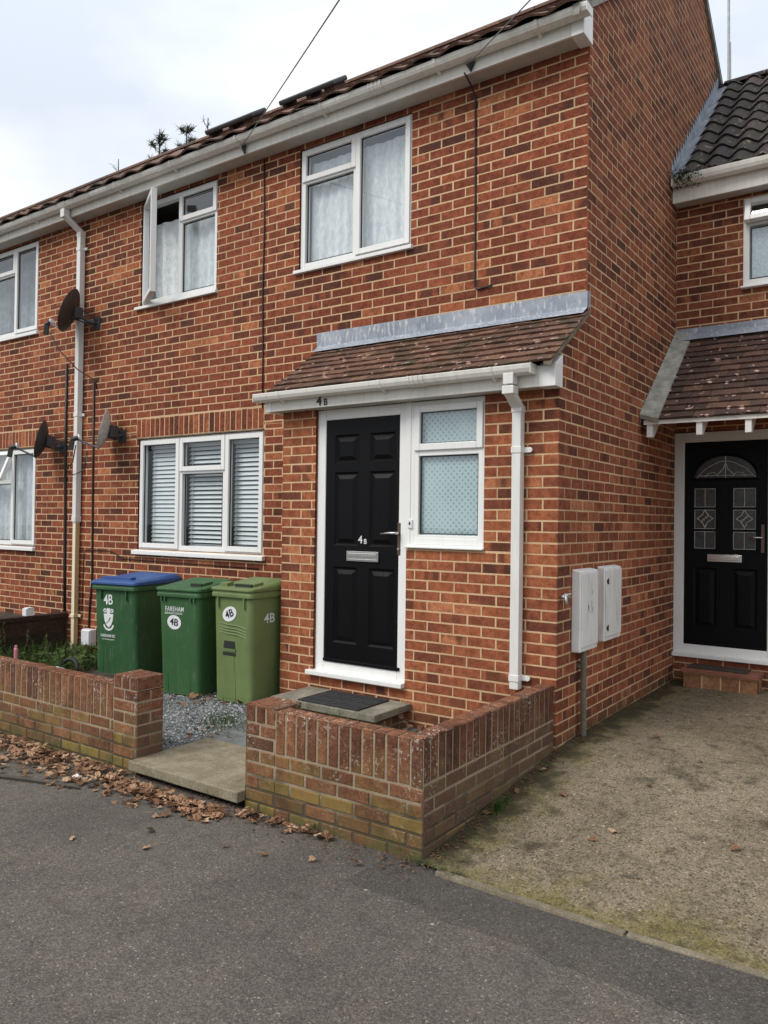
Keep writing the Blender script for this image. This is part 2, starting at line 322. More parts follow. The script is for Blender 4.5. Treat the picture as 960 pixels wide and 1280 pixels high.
M['bin_c'] = bin_mat('faded_green_plastic', (0.145, 0.200, 0.072))
M['bin_blue'] = bin_mat('blue_plastic', (0.034, 0.092, 0.27))
M['rubber'] = simple('black_rubber', (0.015, 0.015, 0.015), 0.7, 0.2)
M['black'] = simple('black_plastic', (0.018, 0.018, 0.019), 0.5, 0.2)
M['cable'] = simple('dark_cable', (0.018, 0.014, 0.013), 0.6, 0.2)
M['wire'] = simple('grey_wire', (0.11, 0.115, 0.125), 0.5, 0.1)
M['galv'] = simple('galvanised_steel', (0.42, 0.42, 0.42), 0.45, 0.15, 20, Metallic=0.6)
M['dish_back'] = streaky('brown_dish_back', (0.052, 0.040, 0.034), (0.10, 0.085, 0.07), 0.6, 0.6)
M['dish_dark'] = simple('charcoal_dish', (0.045, 0.047, 0.052), 0.55, 0.2, 20)
M['dish_pale'] = simple('pale_grey_dish', (0.52, 0.53, 0.50), 0.55, 0.2, 20)
M['meter'] = streaky('grey_white_grp', (0.76, 0.76, 0.74), (0.42, 0.42, 0.38), 0.65, 0.55)
M['conduit'] = slab_mat('grey_conduit', (0.13, 0.12, 0.085), (0.2, 0.185, 0.14))
M['box_white'] = simple('white_box', (0.72, 0.73, 0.74), 0.45, 0.05)
M['bark'] = simple('bark', (0.06, 0.05, 0.04), 0.9, 0.3)
def leaf_mat(name, stops, trans=0.25):
    t = NT(name)
    a = t.n('ShaderNodeAttribute', attribute_name='bk').outputs['Color']
    sep = t.n('ShaderNodeSeparateColor', {0: a}).outputs
    c = t.ramp(sep[0], stops)
    c = t.mix(t.ramp(t.noise(t.coord(), 90, 3), [(0.35, 0.4), (0.6, 0.0)]), c, t.mix(1.0, c, (0.5, 0.45, 0.4), 'MULTIPLY'))
    p = t.pbsdf(c, 0.75, Specular_IOR_Level=0.3)
    tl = t.n('ShaderNodeBsdfTranslucent', {'Color': c}).outputs[0]
    return t.done(t.n('ShaderNodeMixShader', {0: trans, 1: p, 2: tl}).outputs[0])
M['leaf'] = leaf_mat('dry_leaf', [(0, (0.075, 0.038, 0.022)), (0.3, (0.19, 0.098, 0.052)), (0.65, (0.35, 0.195, 0.108)), (1, (0.54, 0.36, 0.23))], 0.15)
M['grass'] = leaf_mat('grass_blade', [(0, (0.05, 0.06, 0.015)), (0.4, (0.045, 0.085, 0.018)), (0.8, (0.075, 0.13, 0.03)), (1, (0.22, 0.18, 0.09))], 0.3)
M['fir'] = leaf_mat('fir_needle', [(0, (0.06, 0.07, 0.045)), (1, (0.13, 0.145, 0.095))], 0.3)
M['moss'] = simple('moss', (0.028, 0.045, 0.012), 0.95, 0.5, 60)
M['stone'] = leaf_mat('gravel_stone', [(0, (0.13, 0.14, 0.145)), (0.6, (0.29, 0.315, 0.32)), (1, (0.55, 0.56, 0.55))], 0.0)
M['pink'] = simple('pink_plastic', (0.75, 0.26, 0.32), 0.4, 0.1)
M['red'] = simple('red_plastic', (0.42, 0.035, 0.02), 0.4, 0.15)
M['bag'] = simple('crumpled_white_bag', (0.62, 0.64, 0.68), 0.35, 0.2, 30)
M['ground'] = simple('far_ground', (0.07, 0.068, 0.06), 0.95, 0.3, 0.3)

# ------------------------------------------------------------------ mesh helpers
class MB:
    def __init__(s): s.v, s.f, s.c, s.m = [], [], [], []
    def add(s, vs, fs, col=(0.5, 0, 0.5, 1), mat=0):
        b = len(s.v); s.v.extend(vs)
        for f in fs: s.f.append([b+i for i in f]); s.c.append(col); s.m.append(mat)
    def box(s, x0, x1, y0, y1, z0, z1, col=(0.5, 0, 0.5, 1), mat=0, mx=None):
        vs = [(x0,y0,z0),(x1,y0,z0),(x1,y1,z0),(x0,y1,z0),(x0,y0,z1),(x1,y0,z1),(x1,y1,z1),(x0,y1,z1)]
        if mx is not None: vs = [tuple(mx @ Vector(v)) for v in vs]
        s.add(vs, [(3,2,1,0),(4,5,6,7),(0,1,5,4),(1,2,6,5),(2,3,7,6),(3,0,4,7)], col, mat)
    def tube(s, pts, r, n=8, col=(0.5, 0, 0.5, 1), mat=0, cap=True):
        pts = [Vector(p) for p in pts]; rs = r if isinstance(r, (list, tuple)) else [r]*len(pts)
        vs = []; up0 = None
        for i, p in enumerate(pts):
            d = (pts[min(i+1, len(pts)-1)] - pts[max(i-1, 0)]).normalized()
            if up0 is None:
                up0 = Vector((0, 0, 1)) if abs(d.z) < 0.9 else Vector((1, 0, 0))
            a = d.cross(up0).normalized(); b = a.cross(d).normalized(); up0 = b
            for k in range(n):
                t = 2*math.pi*k/n; vs.append(tuple(p + (a*math.cos(t) + b*math.sin(t))*rs[i]))
        fs = [(i*n+k, i*n+(k+1) % n, (i+1)*n+(k+1) % n, (i+1)*n+k) for i in range(len(pts)-1) for k in range(n)]
        if cap: fs += [tuple(range(n-1, -1, -1)), tuple((len(pts)-1)*n+k for k in range(n))]
        s.add(vs, fs, col, mat)
    def loft(s, rings, col=(0.5, 0, 0.5, 1), mat=0, cap=True):
        n = len(rings[0]); vs = [tuple(p) for r in rings for p in r]
        fs = [(i*n+k, i*n+(k+1) % n, (i+1)*n+(k+1) % n, (i+1)*n+k) for i in range(len(rings)-1) for k in range(n)]
        if cap: fs += [tuple(range(n-1, -1, -1)), tuple((len(rings)-1)*n+k for k in range(n))]
        s.add(vs, fs, col, mat)
    def build(s, name, mats, parent=None, smooth=False, bevel=0, attr=False, segs=2):
        me = bpy.data.meshes.new(name); me.from_pydata(s.v, [], s.f)
        mats = mats if isinstance(mats, (list, tuple)) else [mats]
        for k in mats: me.materials.append(M[k])
        if len(mats) > 1: me.polygons.foreach_set('material_index', s.m)
        if attr:
            at = me.attributes.new('bk', 'FLOAT_COLOR', 'FACE')
            at.data.foreach_set('color', [x for c in s.c for x in c])
        if smooth: me.polygons.foreach_set('use_smooth', [True]*len(me.polygons))
        me.update()
        o = bpy.data.objects.new(name, me); COL.objects.link(o)
        if parent is not None: adopt(o, parent)
        if bevel:
            md = o.modifiers.new('soft_edges', 'BEVEL'); md.width = bevel; md.segments = segs; md.limit_method = 'ANGLE'; md.angle_limit = rad(40)
        return o
def worldloc(o):
    m = Matrix.LocRotScale(o.location, o.rotation_euler, o.scale)
    while o.parent is not None:
        pm = Matrix.LocRotScale(o.parent.location, o.parent.rotation_euler, o.parent.scale)
        m = pm @ o.matrix_parent_inverse @ m; o = o.parent
    return m
def adopt(o, parent, local=False):
    o.parent = parent
    o.matrix_parent_inverse = Matrix.Identity(4) if local else worldloc(parent).inverted()
def thing(name, label, cat, loc=(0, 0, 0), rz=0, group=None):
    o = bpy.data.objects.new(name, None); COL.objects.link(o)
    o.location = loc; o.rotation_euler = (0, 0, rz); o.empty_display_size = 0.2
    o['label'] = label; o['category'] = cat
    if group: o['group'] = group
    o['kind'] = 'thing'
    return o
def tag(o, label, cat, group=None):
    o['label'] = label; o['category'] = cat
    if group: o['group'] = group
    o['kind'] = 'thing'
    return o
def struct(o): o['kind'] = 'structure'; return o
def L(o, label): o['label'] = label; return o

def text(name, s, mat, parent, origin, u, v, size, fat=0.0, depth=0.0012, center=True, xs=1.0, local=False):
    cu = bpy.data.curves.new(name, 'FONT'); cu.body = s; cu.size = 1.0; cu.extrude = 0.0; cu.offset = fat
    cu.align_x = 'CENTER' if center else 'LEFT'; cu.align_y = 'CENTER'
    to = bpy.data.objects.new(name, cu); COL.objects.link(to)
    dg = bpy.context.evaluated_depsgraph_get()
    me = bpy.data.meshes.new_from_object(to.evaluated_get(dg)); bpy.data.objects.remove(to); bpy.data.curves.remove(cu)
    u = Vector(u).normalized(); v = Vector(v).normalized(); n = u.cross(v)
    mx = Matrix.Identity(4)
    for i in range(3): mx[i][0] = u[i]*size*xs; mx[i][1] = v[i]*size; mx[i][2] = n[i]; mx[i][3] = origin[i] + n[i]*depth
    me.transform(mx); me.materials.clear(); me.materials.append(M[mat]); me.name = name
    o = bpy.data.objects.new(name, me); COL.objects.link(o)
    if parent is not None: adopt(o, parent, local)
    return o

# ------------------------------------------------------------------ brickwork
def clip(poly, a, b, c):                      # keep a*u+b*v <= c
    out = []
    for i in range(len(poly)):
        p, q = poly[i], poly[(i+1) % len(poly)]
        dp, dq = a*p[0]+b*p[1]-c, a*q[0]+b*q[1]-c
        if dp <= 0: out.append(p)
        if (dp < 0 < dq) or (dq < 0 < dp):
            t = dp/(dp-dq); out.append((p[0]+t*(q[0]-p[0]), p[1]+t*(q[1]-p[1])))
    return out
def minus(rects, hole):
    out = []
    hx0, hx1, hy0, hy1 = hole
    for (x0, x1, y0, y1) in rects:
        if hx1 <= x0 or hx0 >= x1 or hy1 <= y0 or hy0 >= y1: out.append((x0, x1, y0, y1)); continue
        if hy0 > y0: out.append((x0, x1, y0, hy0))
        if hy1 < y1: out.append((x0, x1, hy1, y1))
        a, b = max(y0, hy0), min(y1, hy1)
        if hx0 > x0: out.append((x0, hx0, a, b))
        if hx1 < x1: out.append((hx1, x1, a, b))
    return out
def bcol(rng=R):
    r = rng.random()
    if r < 0.11: tone = rng.uniform(0.0, 0.3)
    elif r < 0.84: tone = rng.uniform(0.3, 0.72)
    else: tone = rng.uniform(0.72, 1.0)
    return (tone, rng.uniform(0.35, 0.9) if rng.random() < 0.27 else rng.uniform(0, 0.1), rng.random(), 1)
class Wall:
    """bricks on a plane; O origin, U along, V up, so that U x V points outwards"""
    def __init__(s, mb, O, U, V, ch=0.0012, proud=0.0):
        s.mb, s.O, s.U, s.V = mb, Vector(O), Vector(U), Vector(V); s.N = s.U.cross(s.V); s.ch = ch; s.pr = proud
    def P(s, u, v, d): return tuple(s.O + s.U*u + s.V*v + s.N*d)
    def brick(s, poly, col, depth=0.012):
        if len(poly) < 3: return
        cu = sum(p[0] for p in poly)/len(poly); cv = sum(p[1] for p in poly)/len(poly)
        w = max(p[0] for p in poly)-min(p[0] for p in poly); h = max(p[1] for p in poly)-min(p[1] for p in poly)
        if w < 0.008 or h < 0.008: return
        j = R.uniform(-0.0003, 0.0007) + s.pr; n = len(poly)
        q = 1.0 if s.ch > .003 else .3; ti, tj = R.uniform(-0.006, 0.006)*q, R.uniform(-0.012, 0.012)*q
        inn = [(cu+(p[0]-cu)*(1-2*s.ch/w), cv+(p[1]-cv)*(1-2*s.ch/h)) for p in poly]
        vs = [s.P(p[0], p[1], j+ti*(p[0]-cu)+tj*(p[1]-cv)) for p in inn] + [s.P(p[0], p[1], j-s.ch) for p in poly] + [s.P(p[0], p[1], -depth) for p in poly]
        fs = [tuple(range(n))]
        for i in range(n):
            k = (i+1) % n
            fs += [(i, n+i, n+k, k), (n+i, 2*n+i, 2*n+k, n+k)]
        s.mb.add(vs, fs, col, 0)
    def region(s, rect, holes, clips, col):
        rs = [rect]
        for h in holes: rs = minus(rs, h)
        for (x0, x1, y0, y1) in rs:
            p = [(x0, y0), (x1, y0), (x1, y1), (x0, y1)]
            for c in clips: p = clip(p, *c)
            s.brick(p, col)
    def stretcher(s, u0, u1, v0, v1, holes=(), clips=(), base=0.0, anchor=None, flip=0, key=None, bl=0.225, bh=0.075, mo=0.0115, tone=None):
        if anchor is None: anchor = u0
        k0 = math.floor((v0-base)/bh+1e-6); k1 = math.ceil((v1-base)/bh-1e-6)
        for k in range(k0, k1):
            z0, z1 = max(v0, base+k*bh+mo/2), min(v1, base+(k+1)*bh-mo/2)
            if z1-z0 < 0.006: continue
            off = bl/2 if (k+flip) % 2 else 0.0
            i0 = math.floor((u0-anchor-off)/bl)-1; i1 = math.ceil((u1-anchor-off)/bl)+1
            for i in range(i0, i1):
                a = anchor+off+i*bl+mo/2+R.uniform(-0.0025, 0.0025); b = anchor+off+(i+1)*bl-mo/2+R.uniform(-0.0025, 0.0025)
                a, b = max(a, u0), min(b, u1)
                if b-a < 0.02: continue
                zz = R.uniform(-0.0015, 0.0015)
                corner = key is not None and (abs(a-key) < 0.006 or abs(b-key) < 0.006)
                col = bcol(random.Random(k*7919+13)) if corner else bcol()
                if tone: col = (min(1, max(0, tone[0]+(col[0]-0.5)*tone[1])), col[1]*tone[2], col[2], 1)
                s.region((a, b, z0+zz, z1+zz), holes, clips, col)
    def soldier(s, u0, u1, v0, v1, pitch=0.075, mo=0.010, tone=None, holes=(), clips=()):
        n = max(1, round((u1-u0)/pitch)); p = (u1-u0)/n
        for i in range(n):
            col = bcol()
            if tone: col = (min(1, max(0, tone[0]+(col[0]-0.5)*tone[1])), col[1]*tone[2], col[2], 1)
            s.region((u0+i*p+mo/2+R.uniform(-.002, .002), u0+(i+1)*p-mo/2+R.uniform(-.002, .002), v0+R.uniform(-.002, .002), v1+R.uniform(-.003, .003)), holes, clips, col)
    def mortar(s, u0, u1, v0, v1, holes=(), clips=(), d=-0.0011, deep=0.10, reveal=None):
        rs = [(u0, u1, v0, v1)]
        for h in holes: rs = minus(rs, h)
        for (x0, x1, y0, y1) in rs:
            p = [(x0, y0), (x1, y0), (x1, y1), (x0, y1)]
            for c in clips: p = clip(p, *c)
            if len(p) > 2: s.mb.add([s.P(a, b, d) for a, b in p], [tuple(range(len(p)))], (0.5, 0, 0.5, 1), 1)
        for (x0, x1, y0, y1) in (holes if reveal is None else reveal):   # reveals of the openings
            c = [(x0, y0), (x1, y0), (x1, y1), (x0, y1)]
            for i in range(4):
                a, b = c[i], c[(i+1) % 4]
                s.mb.add([s.P(*a, d), s.P(*a, -deep), s.P(*b, -deep), s.P(*b, d)], [(0, 1, 2, 3)], (0.35, 0.2, 0.3, 1), 0)

# ------------------------------------------------------------------ key dimensions (metres)
D, LG = 0.502, 2.878          # main wall plane, linked house plane (y)
ZB = -0.1254                  # brick course datum
GZ = -0.10                    # front garden level
PZ = -0.24                    # pavement level
EAVE = 4.895

# ------------------------------------------------------------------ setting
mb = MB(); mb.add([(-150, -150, -0.262), (150, -150, -0.262), (150, 150, -0.262), (-150, 150, -0.262)], [(0, 1, 2, 3)])
struct(mb.build('ground', 'ground'))
mb = MB()
nx, ny = 60, 16
for j in range(ny+1):
    for i in range(nx+1):
        x = -14+28*i/nx; y = -9.0+(7.37)*j/ny
        mb.v.append((x, y, PZ+0.006*math.sin(x*1.7+y)+0.006*math.sin(y*2.3-x*0.6)-(0.004 if j == ny else 0)))
for j in range(ny):
    for i in range(nx):
        a = j*(nx+1)+i; mb.f.append([a, a+1, a+nx+2, a+nx+1]); mb.c.append((0.5, 0, 0.5, 1)); mb.m.append(0)
struct(mb.build('pavement', 'asphalt', smooth=True))
def drive_z(x, y):
    if y > 0.2: z = -0.052
    else: z = -0.052-(0.2-y)*0.096
    return z+0.004*math.sin(x*3+y*2)
mb = MB(); nx, ny = 40, 34
for j in range(ny+1):
    for i in range(nx+1):
        x = -0.03+7.0*i/nx; y = -1.66+(LG+1.66)*j/ny
        mb.v.append((x, y-0.03*math.sin(x*1.4) if j == 0 else y, drive_z(x, y)))
for j in range(ny):
    for i in range(nx):
        a = j*(nx+1)+i; mb.f.append([a, a+1, a+nx+2, a+nx+1]); mb.c.append((0.5, 0, 0.5, 1)); mb.m.append(0)
struct(mb.build('driveway', 'drive', smooth=True))
mb = MB()                                                     # thin edging along the driveway
for i in range(6):
    x0 = 0.10+i*0.92; x1 = x0+0.91
    f = lambda x: -1.672-0.03*math.sin(x*1.4)+R.uniform(-.004, .004)
    ya, yb = f(x0), f(x1); h = R.uniform(-.227, -.224)
    mb.add([(x0, ya-.035, -.27), (x1, yb-.035, -.27), (x1, yb+.012, -.27), (x0, ya+.012, -.27), (x0, ya-.022, h), (x1, yb-.022, h), (x1, yb+.012, h), (x0, ya+.012, h)],
           [(4, 5, 6, 7), (0, 1, 5, 4), (1, 2, 6, 5), (2, 3, 7, 6), (3, 0, 4, 7)])
struct(mb.build('kerb_edging', 'edging', bevel=0.006))
def gz(y): return GZ-0.045*max(0.0, min(1.0, (-.45-y)/.7))
mb = MB(); ys = [-1.52, -1.15, -.9, -.7, -.45, D]
for j, y in enumerate(ys):
    for x in (-6.25, -0.10): mb.v.append((x, y, gz(y)))
for j in range(5): mb.f.append([2*j, 2*j+1, 2*j+3, 2*j+2]); mb.c.append((0.5, 0, 0.5, 1)); mb.m.append(0)
struct(mb.build('front_garden_ground', 'grit'))
mb = MB()
nx, ny = 24, 16
for j in range(ny+1):
    for i in range(nx+1):
        x = -6.25+2.15*i/nx; y = -1.5+(D+1.5)*j/ny
        e = min(i, nx-i)/4; mb.v.append((x, y, GZ+0.004+0.02*min(1, e)*(0.6+0.5*math.sin(x*9+y*5)*math.cos(y*7))))
for j in range(ny):
    for i in range(nx):
        a = j*(nx+1)+i; mb.f.append([a, a+1, a+nx+2, a+nx+1]); mb.c.append((0.5, 0, 0.5, 1)); mb.m.append(0)
struct(mb.build('soil_bed', 'soil', smooth=True))
mb = MB(); mb.add([(-12, -1.52, GZ), (-6.4, -1.52, 0.1), (-6.4, D, 0.22), (-12, D, 0.2)], [(0, 1, 2, 3)])
struct(mb.build('neighbour_garden_ground', 'soil'))

# ------------------------------------------------------------------ building: terraced house
house = thing('terraced_house', 'red brick terraced house with black panelled front door numbered 4B and tiled porch canopy', 'house', (-2.5, 0.5, GZ))
WIN = dict(w3=(-2.755, -1.525, 3.742, 4.85), w2=(-5.03, -3.85, 3.742, 4.862), w1=(-8.85, -7.02, 3.742, 4.868),
           gf=(-5.02, -3.16, 1.10, 2.288), wl=(-8.85, -7.0, 1.07, 2.288))
mb = MB(); w = Wall(mb, (0, D, 0), (1, 0, 0), (0, 0, 1))
holes = [WIN['w3'], WIN['w2'], WIN['w1'], WIN['gf'], WIN['wl']]
sold = [(-5.06, -3.165, 2.305, 2.512), (-8.9, -6.95, 2.305, 2.512)]
w.stretcher(-10.5, -2.47, -0.2, 2.34, holes+sold, base=ZB+0.02, anchor=0.0)
w.stretcher(-10.5, 0.0, 2.345, EAVE+0.03, holes+sold, base=ZB+0.02, anchor=0.0, key=0.0)
for (a, b, c, d) in sold: w.soldier(a, b, c+.004, d-.008)
w.mortar(-10.5, -2.4, -0.25, 2.34, [h for h in holes if h[2] < 2]); w.mortar(-10.5, 0.0, 2.34, EAVE+0.03, [h for h in holes if h[2] > 3])
mb.build('wall', ['brick', 'mortar'], house, attr=True)
for (a, b, c, d) in sold:                                        # steel lintel edge above the ground floor windows
    t = MB(); t.box(a+.01, b-.0, D-0.012, D+0.02, c-0.014, c-0.003); t.build('lintel', 'edging', house)

mb = MB(); w = Wall(mb, (0, 0, 0), (1, 0, 0), (0, 0, 1))          # porch front wall
ph = [(-2.100, -1.203, 0.195, 2.42), (-1.208, -0.553, 1.235, 2.42)]
w.stretcher(-2.46, 0.0, -0.35, 2.36, ph, base=ZB, anchor=0.0, flip=1, key=0.0)
w.mortar(-2.46, 0.0, -0.35, 2.36, ph, reveal=[(-2.10, -.553, .195, 2.42)])
mb2w = Wall(mb, (-2.46, D, 0), (0, -1, 0), (0, 0, 1))
mb2w.stretcher(0, D, -0.35, 2.36, base=ZB, anchor=D); mb2w.mortar(0, D, -0.35, 2.36)
mb.build('porch_wall', ['brick_porch', 'mortar'], house, attr=True)

RS = 0.72                                                       # main roof slope
RZ0, RY0 = 5.030, 0.235                                         # roof surface at the eave
RIDY = 3.56; RIDZ = RZ0+RS*(RIDY-RY0)
PS = 0.69; PZ0, PY0 = 2.485, -0.185                             # porch canopy slope and eave
mb = MB(); w = Wall(mb, (0, 0, 0), (0, 1, 0), (0, 0, 1))          # gable end, runs on as the side of the porch
kw = dict(base=ZB, anchor=0.0, flip=0)
w.stretcher(0, 6.7, -0.4, ZB+33*.075, key=0.0, **kw)
top1 = [(-PS, 1.0, PZ0-PS*PY0-0.045)]
w.stretcher(0, D-.003, ZB+33*.075, 3.05, clips=top1, **kw)
top2 = [(-RS, 1.0, RZ0-RS*RY0-0.06), (RS, 1.0, RIDZ+RS*RIDY-0.06)]
w.stretcher(D, 6.7, ZB+33*.075, 7.6, clips=top2, key=D, **kw)
w.mortar(0, 6.7, -0.4, ZB+33*.075); w.mortar(0, D, ZB+33*.075, 3.05, clips=top1); w.mortar(D, 6.7, ZB+33*.075, 7.6, clips=top2)
mb.build('gable_wall', ['brick_gable', 'mortar_gable'], house, attr=True)

# --- roof tiles
def roll_tiles(mb, x0, x1, y0, z0, slope, length, pitch=0.215, gauge=0.30, sgn=1, h=0.028):
    ang = math.atan(slope); cs, sn = math.cos(ang), math.sin(ang)
    n = int((x1-x0)/pitch+0.999); m = int(length/gauge)+1
    prof = [(k/8.0, (0.5-0.5*math.cos(2*math.pi*k/8.0))**0.8) for k in range(9)]
    for r in range(m):
        for i in range(n):
            s0 = r*gauge-0.03+R.uniform(-.006, .006); s1 = min(length, (r+1)*gauge+0.02)
            lift0, lift1 = 0.030+R.uniform(-.002, .003), 0.006
            vs = []
            for (s, lf) in ((s0, lift0), (s1, lift1)):
                for (u, q) in prof:
                    x = x0+(i+u)*pitch
                    d = lf+q*h
                    vs.append((min(x, x1), y0+sgn*(s*cs-d*sn), z0+s*sn+d*cs))
            for (u, q) in prof:
                x = x0+(i+u)*pitch; d = lift0+q*h-0.016
                vs.append((min(x, x1), y0+sgn*(s0*cs-d*sn), z0+s0*sn+d*cs))
            fs = [(k, k+1, 9+k+1, 9+k) for k in range(8)]+[(18+k, 18+k+1, k+1, k) for k in range(8)]
            if sgn < 0: fs = [f[::-1] for f in fs]
            mb.add(vs, fs, (R.random(), 0, R.random(), 1))
    # underlay so that no light leaks through
    p = [(x0, y0, z0), (x1, y0, z0), (x1, y0+sgn*length*cs, z0+length*sn), (x0, y0+sgn*length*cs, z0+length*sn)]
    mb.add(p, [(0, 1, 2, 3) if sgn > 0 else (3, 2, 1, 0)], (0.1, 0, 0.5, 1))
def plain_tiles(mb, x0, x1, y0, z0, slope, length, left_clip=None, tw=0.166, gauge=0.10, th=0.013):
    ang = math.atan(slope); cs, sn = math.cos(ang), math.sin(ang)
    m = int(round(length/gauge)); gauge = length/m
    for r in range(m):
        off = tw/2 if r % 2 else 0.0
        n = int((x1-x0)/tw)+2
        for i in range(-1, n):
            a = x0-off+i*tw+0.0015; b = a+tw-0.003
            lo = x0 if left_clip is None else x0+left_clip*r/m
            a, b = max(a, lo), min(b, x1)
            if b-a < 0.02: continue
            s0 = r*gauge-0.012+R.uniform(-.003, .003); s1 = (r+1)*gauge+0.02
            l0, l1 = 0.023+R.uniform(-.003, .004), 0.006
            ca = R.uniform(-.003, .003)
            vs = []
            for (x, q) in ((a, 0), (0.5*(a+b), 0.004), (b, ca)):
                for (s, l) in ((s0, l0+q), (s1, l1)):
                    vs.append((x, y0+s*cs-l*sn, z0+s*sn+l*cs))
            for x in (a, 0.5*(a+b), b): vs.append((x, y0+s0*cs-(l0-th)*sn, z0+s0*sn+(l0-th)*cs))
            mb.add(vs, [(0, 2, 3, 1), (2, 4, 5, 3), (6, 7, 2, 0), (7, 8, 4, 2), (0, 1, 6), (8, 5, 4)], (R.random(), 0, R.random(), 1))
    p = [(x0, y0, z0), (x1, y0, z0), (x1, y0+length*cs, z0+length*sn), (x0+(left_clip or 0), y0+length*cs, z0+length*sn)]
    mb.add(p, [(0, 1, 2, 3)], (0.1, 0, 0.5, 1))
mb = MB(); ln = math.hypot(RIDY-RY0, RIDZ-RZ0)
roll_tiles(mb, -17.0, 0.035, RY0, RZ0, RS, ln, pitch=0.30, gauge=0.32)
mb.add([(-17.0, RIDY, RIDZ), (0.035, RIDY, RIDZ), (0.035, RIDY+3.4, RIDZ-RS*3.4), (-17.0, RIDY+3.4, RIDZ-RS*3.4)], [(0, 1, 2, 3)], (0.4, 0, 0, 1))
roof = mb.build('roof', 'tile_roof', house, attr=True)
mb = MB()
for i in range(38):
    x = -17.0+i*0.448
    ring = lambda xx: [(xx, RIDY+0.12*math.cos(a), RIDZ+0.0+0.09*math.sin(a)) for a in [math.pi*k/8 for k in range(9)]]
    mb.loft([ring(x), ring(x+0.44)], (R.random(), 0, 0, 1))
mb.build('ridge', 'tile_roof', roof, attr=True)
mb = MB()                                                      # verge strip under the gable tiles
for (ya, za, yb, zb) in ((RY0-.02, RZ0-.03, RIDY, RIDZ-.015), (RIDY, RIDZ-.015, RIDY+3.3, RIDZ-RS*3.3-.015)):
    mb.add([(-.02, ya, za-.045), (.030, ya, za-.045), (.030, ya, za+.035), (-.02, ya, za+.035), (-.02, yb, zb-.045), (.030, yb, zb-.045), (.030, yb, zb+.035), (-.02, yb, zb+.035)],
           [(0, 1, 2, 3), (7, 6, 5, 4), (0, 4, 5, 1), (1, 5, 6, 2), (2, 6, 7, 3), (3, 7, 4, 0)])
mb.build('verge', 'fillet', roof)
mb = MB(); mb.box(-0.33, 0.002, 0.335, D-0.004, EAVE, EAVE+0.006)   # soffit
mb.box(-12, -0.33, 0.335, D-0.004, EAVE+.001, EAVE+0.008)
mb.build('soffit', 'soffit', house)
mb = MB(); mb.box(-12, -0.075, 0.33, 0.352, EAVE-0.005, RZ0-0.002); mb.box(-12, -0.02, 0.354, 0.370, EAVE+.02, RZ0+.085); mb.build('fascia', 'fascia', house, bevel=0.003)
mb = MB()                                                      # box end at the gable
mb.add([(-.072, .322, EAVE-.012), (.022, .322, EAVE-.012), (.022, D+.0, EAVE-.012), (-.072, D-.006, EAVE-.012), (-.072, .322, 5.04), (.022, .322, 5.04), (.022, D+.0, 5.155), (-.072, D-.006, 5.155)],
       [(3, 2, 1, 0), (4, 5, 6, 7), (0, 1, 5, 4), (1, 2, 6, 5), (2, 3, 7, 6), (3, 0, 4, 7)])
mb.build('box_end', 'upvc', house, bevel=0.003)
def gutter(parent, x0, x1, yb, ztop, wd=0.105, dp=0.072, brackets=(), joints=(), stub=True):
    prof = [(0, 0), (0, -dp*0.75), (0.25, -dp*0.98), (0.55, -dp), (0.82, -dp*0.8), (0.95, -dp*0.45), (1.0, -0.10*dp), (1.0, 0), (0.95, 0), (0.9, -dp*0.4), (0.76, -dp*0.72), (0.52, -dp*0.9), (0.26, -dp*0.88), (0.05, -dp*0.7), (0.05, 0)]
    def ring(x, g=0): return [(x, yb-q*wd*(1+g)+g*0.01, ztop+z*(1+g)) for (q, z) in prof]
    mb = MB(); mb.loft([ring(x0), ring(x1)][::-1])
    mb.box(x0-.006, x0, yb-wd, yb, ztop-dp, ztop); mb.box(x1, x1+.006, yb-wd*0.98, yb, ztop-dp, ztop+.004)
    g = mb.build('gutter', 'gutter', parent, bevel=0.002)
    for x in brackets:
        t = MB(); t.loft([ring(x+.012, .07), ring(x-.012, .07)])
        t.add([(x-.010, yb-wd*.55, ztop-dp*1.05), (x+.010, yb-wd*.55, ztop-dp*1.05), (x+.010, yb+.018, ztop-dp*1.05-.03), (x-.010, yb+.018, ztop-dp*1.05-.03),
               (x-.010, yb-wd*.4, ztop-dp*.9), (x+.010, yb-wd*.4, ztop-dp*.9), (x+.010, yb+.018, ztop-dp*.7), (x-.010, yb+.018, ztop-dp*.7)],
              [(3, 2, 1, 0), (4, 5, 6, 7), (0, 1, 5, 4), (1, 2, 6, 5), (3, 0, 4, 7)])
        t.build('gutter_bracket', 'gutter', g)
    for x in joints:
        t = MB(); t.loft([ring(x+.055, .05), ring(x-.055, .05)])
        for q in (-.058, -.02, .02, .058): t.loft([ring(x+q+.006, .10), ring(x+q-.006, .10)])
        t.build('gutter_joint', 'gutter', g)
    return g
gutter(house, -12, 0.075, 0.328, 5.030, 0.108, 0.060, brackets=[-0.30, -1.15, -2.30, -3.33, -4.25, -5.15, -6.75, -7.6], joints=[-1.72, -6.12])

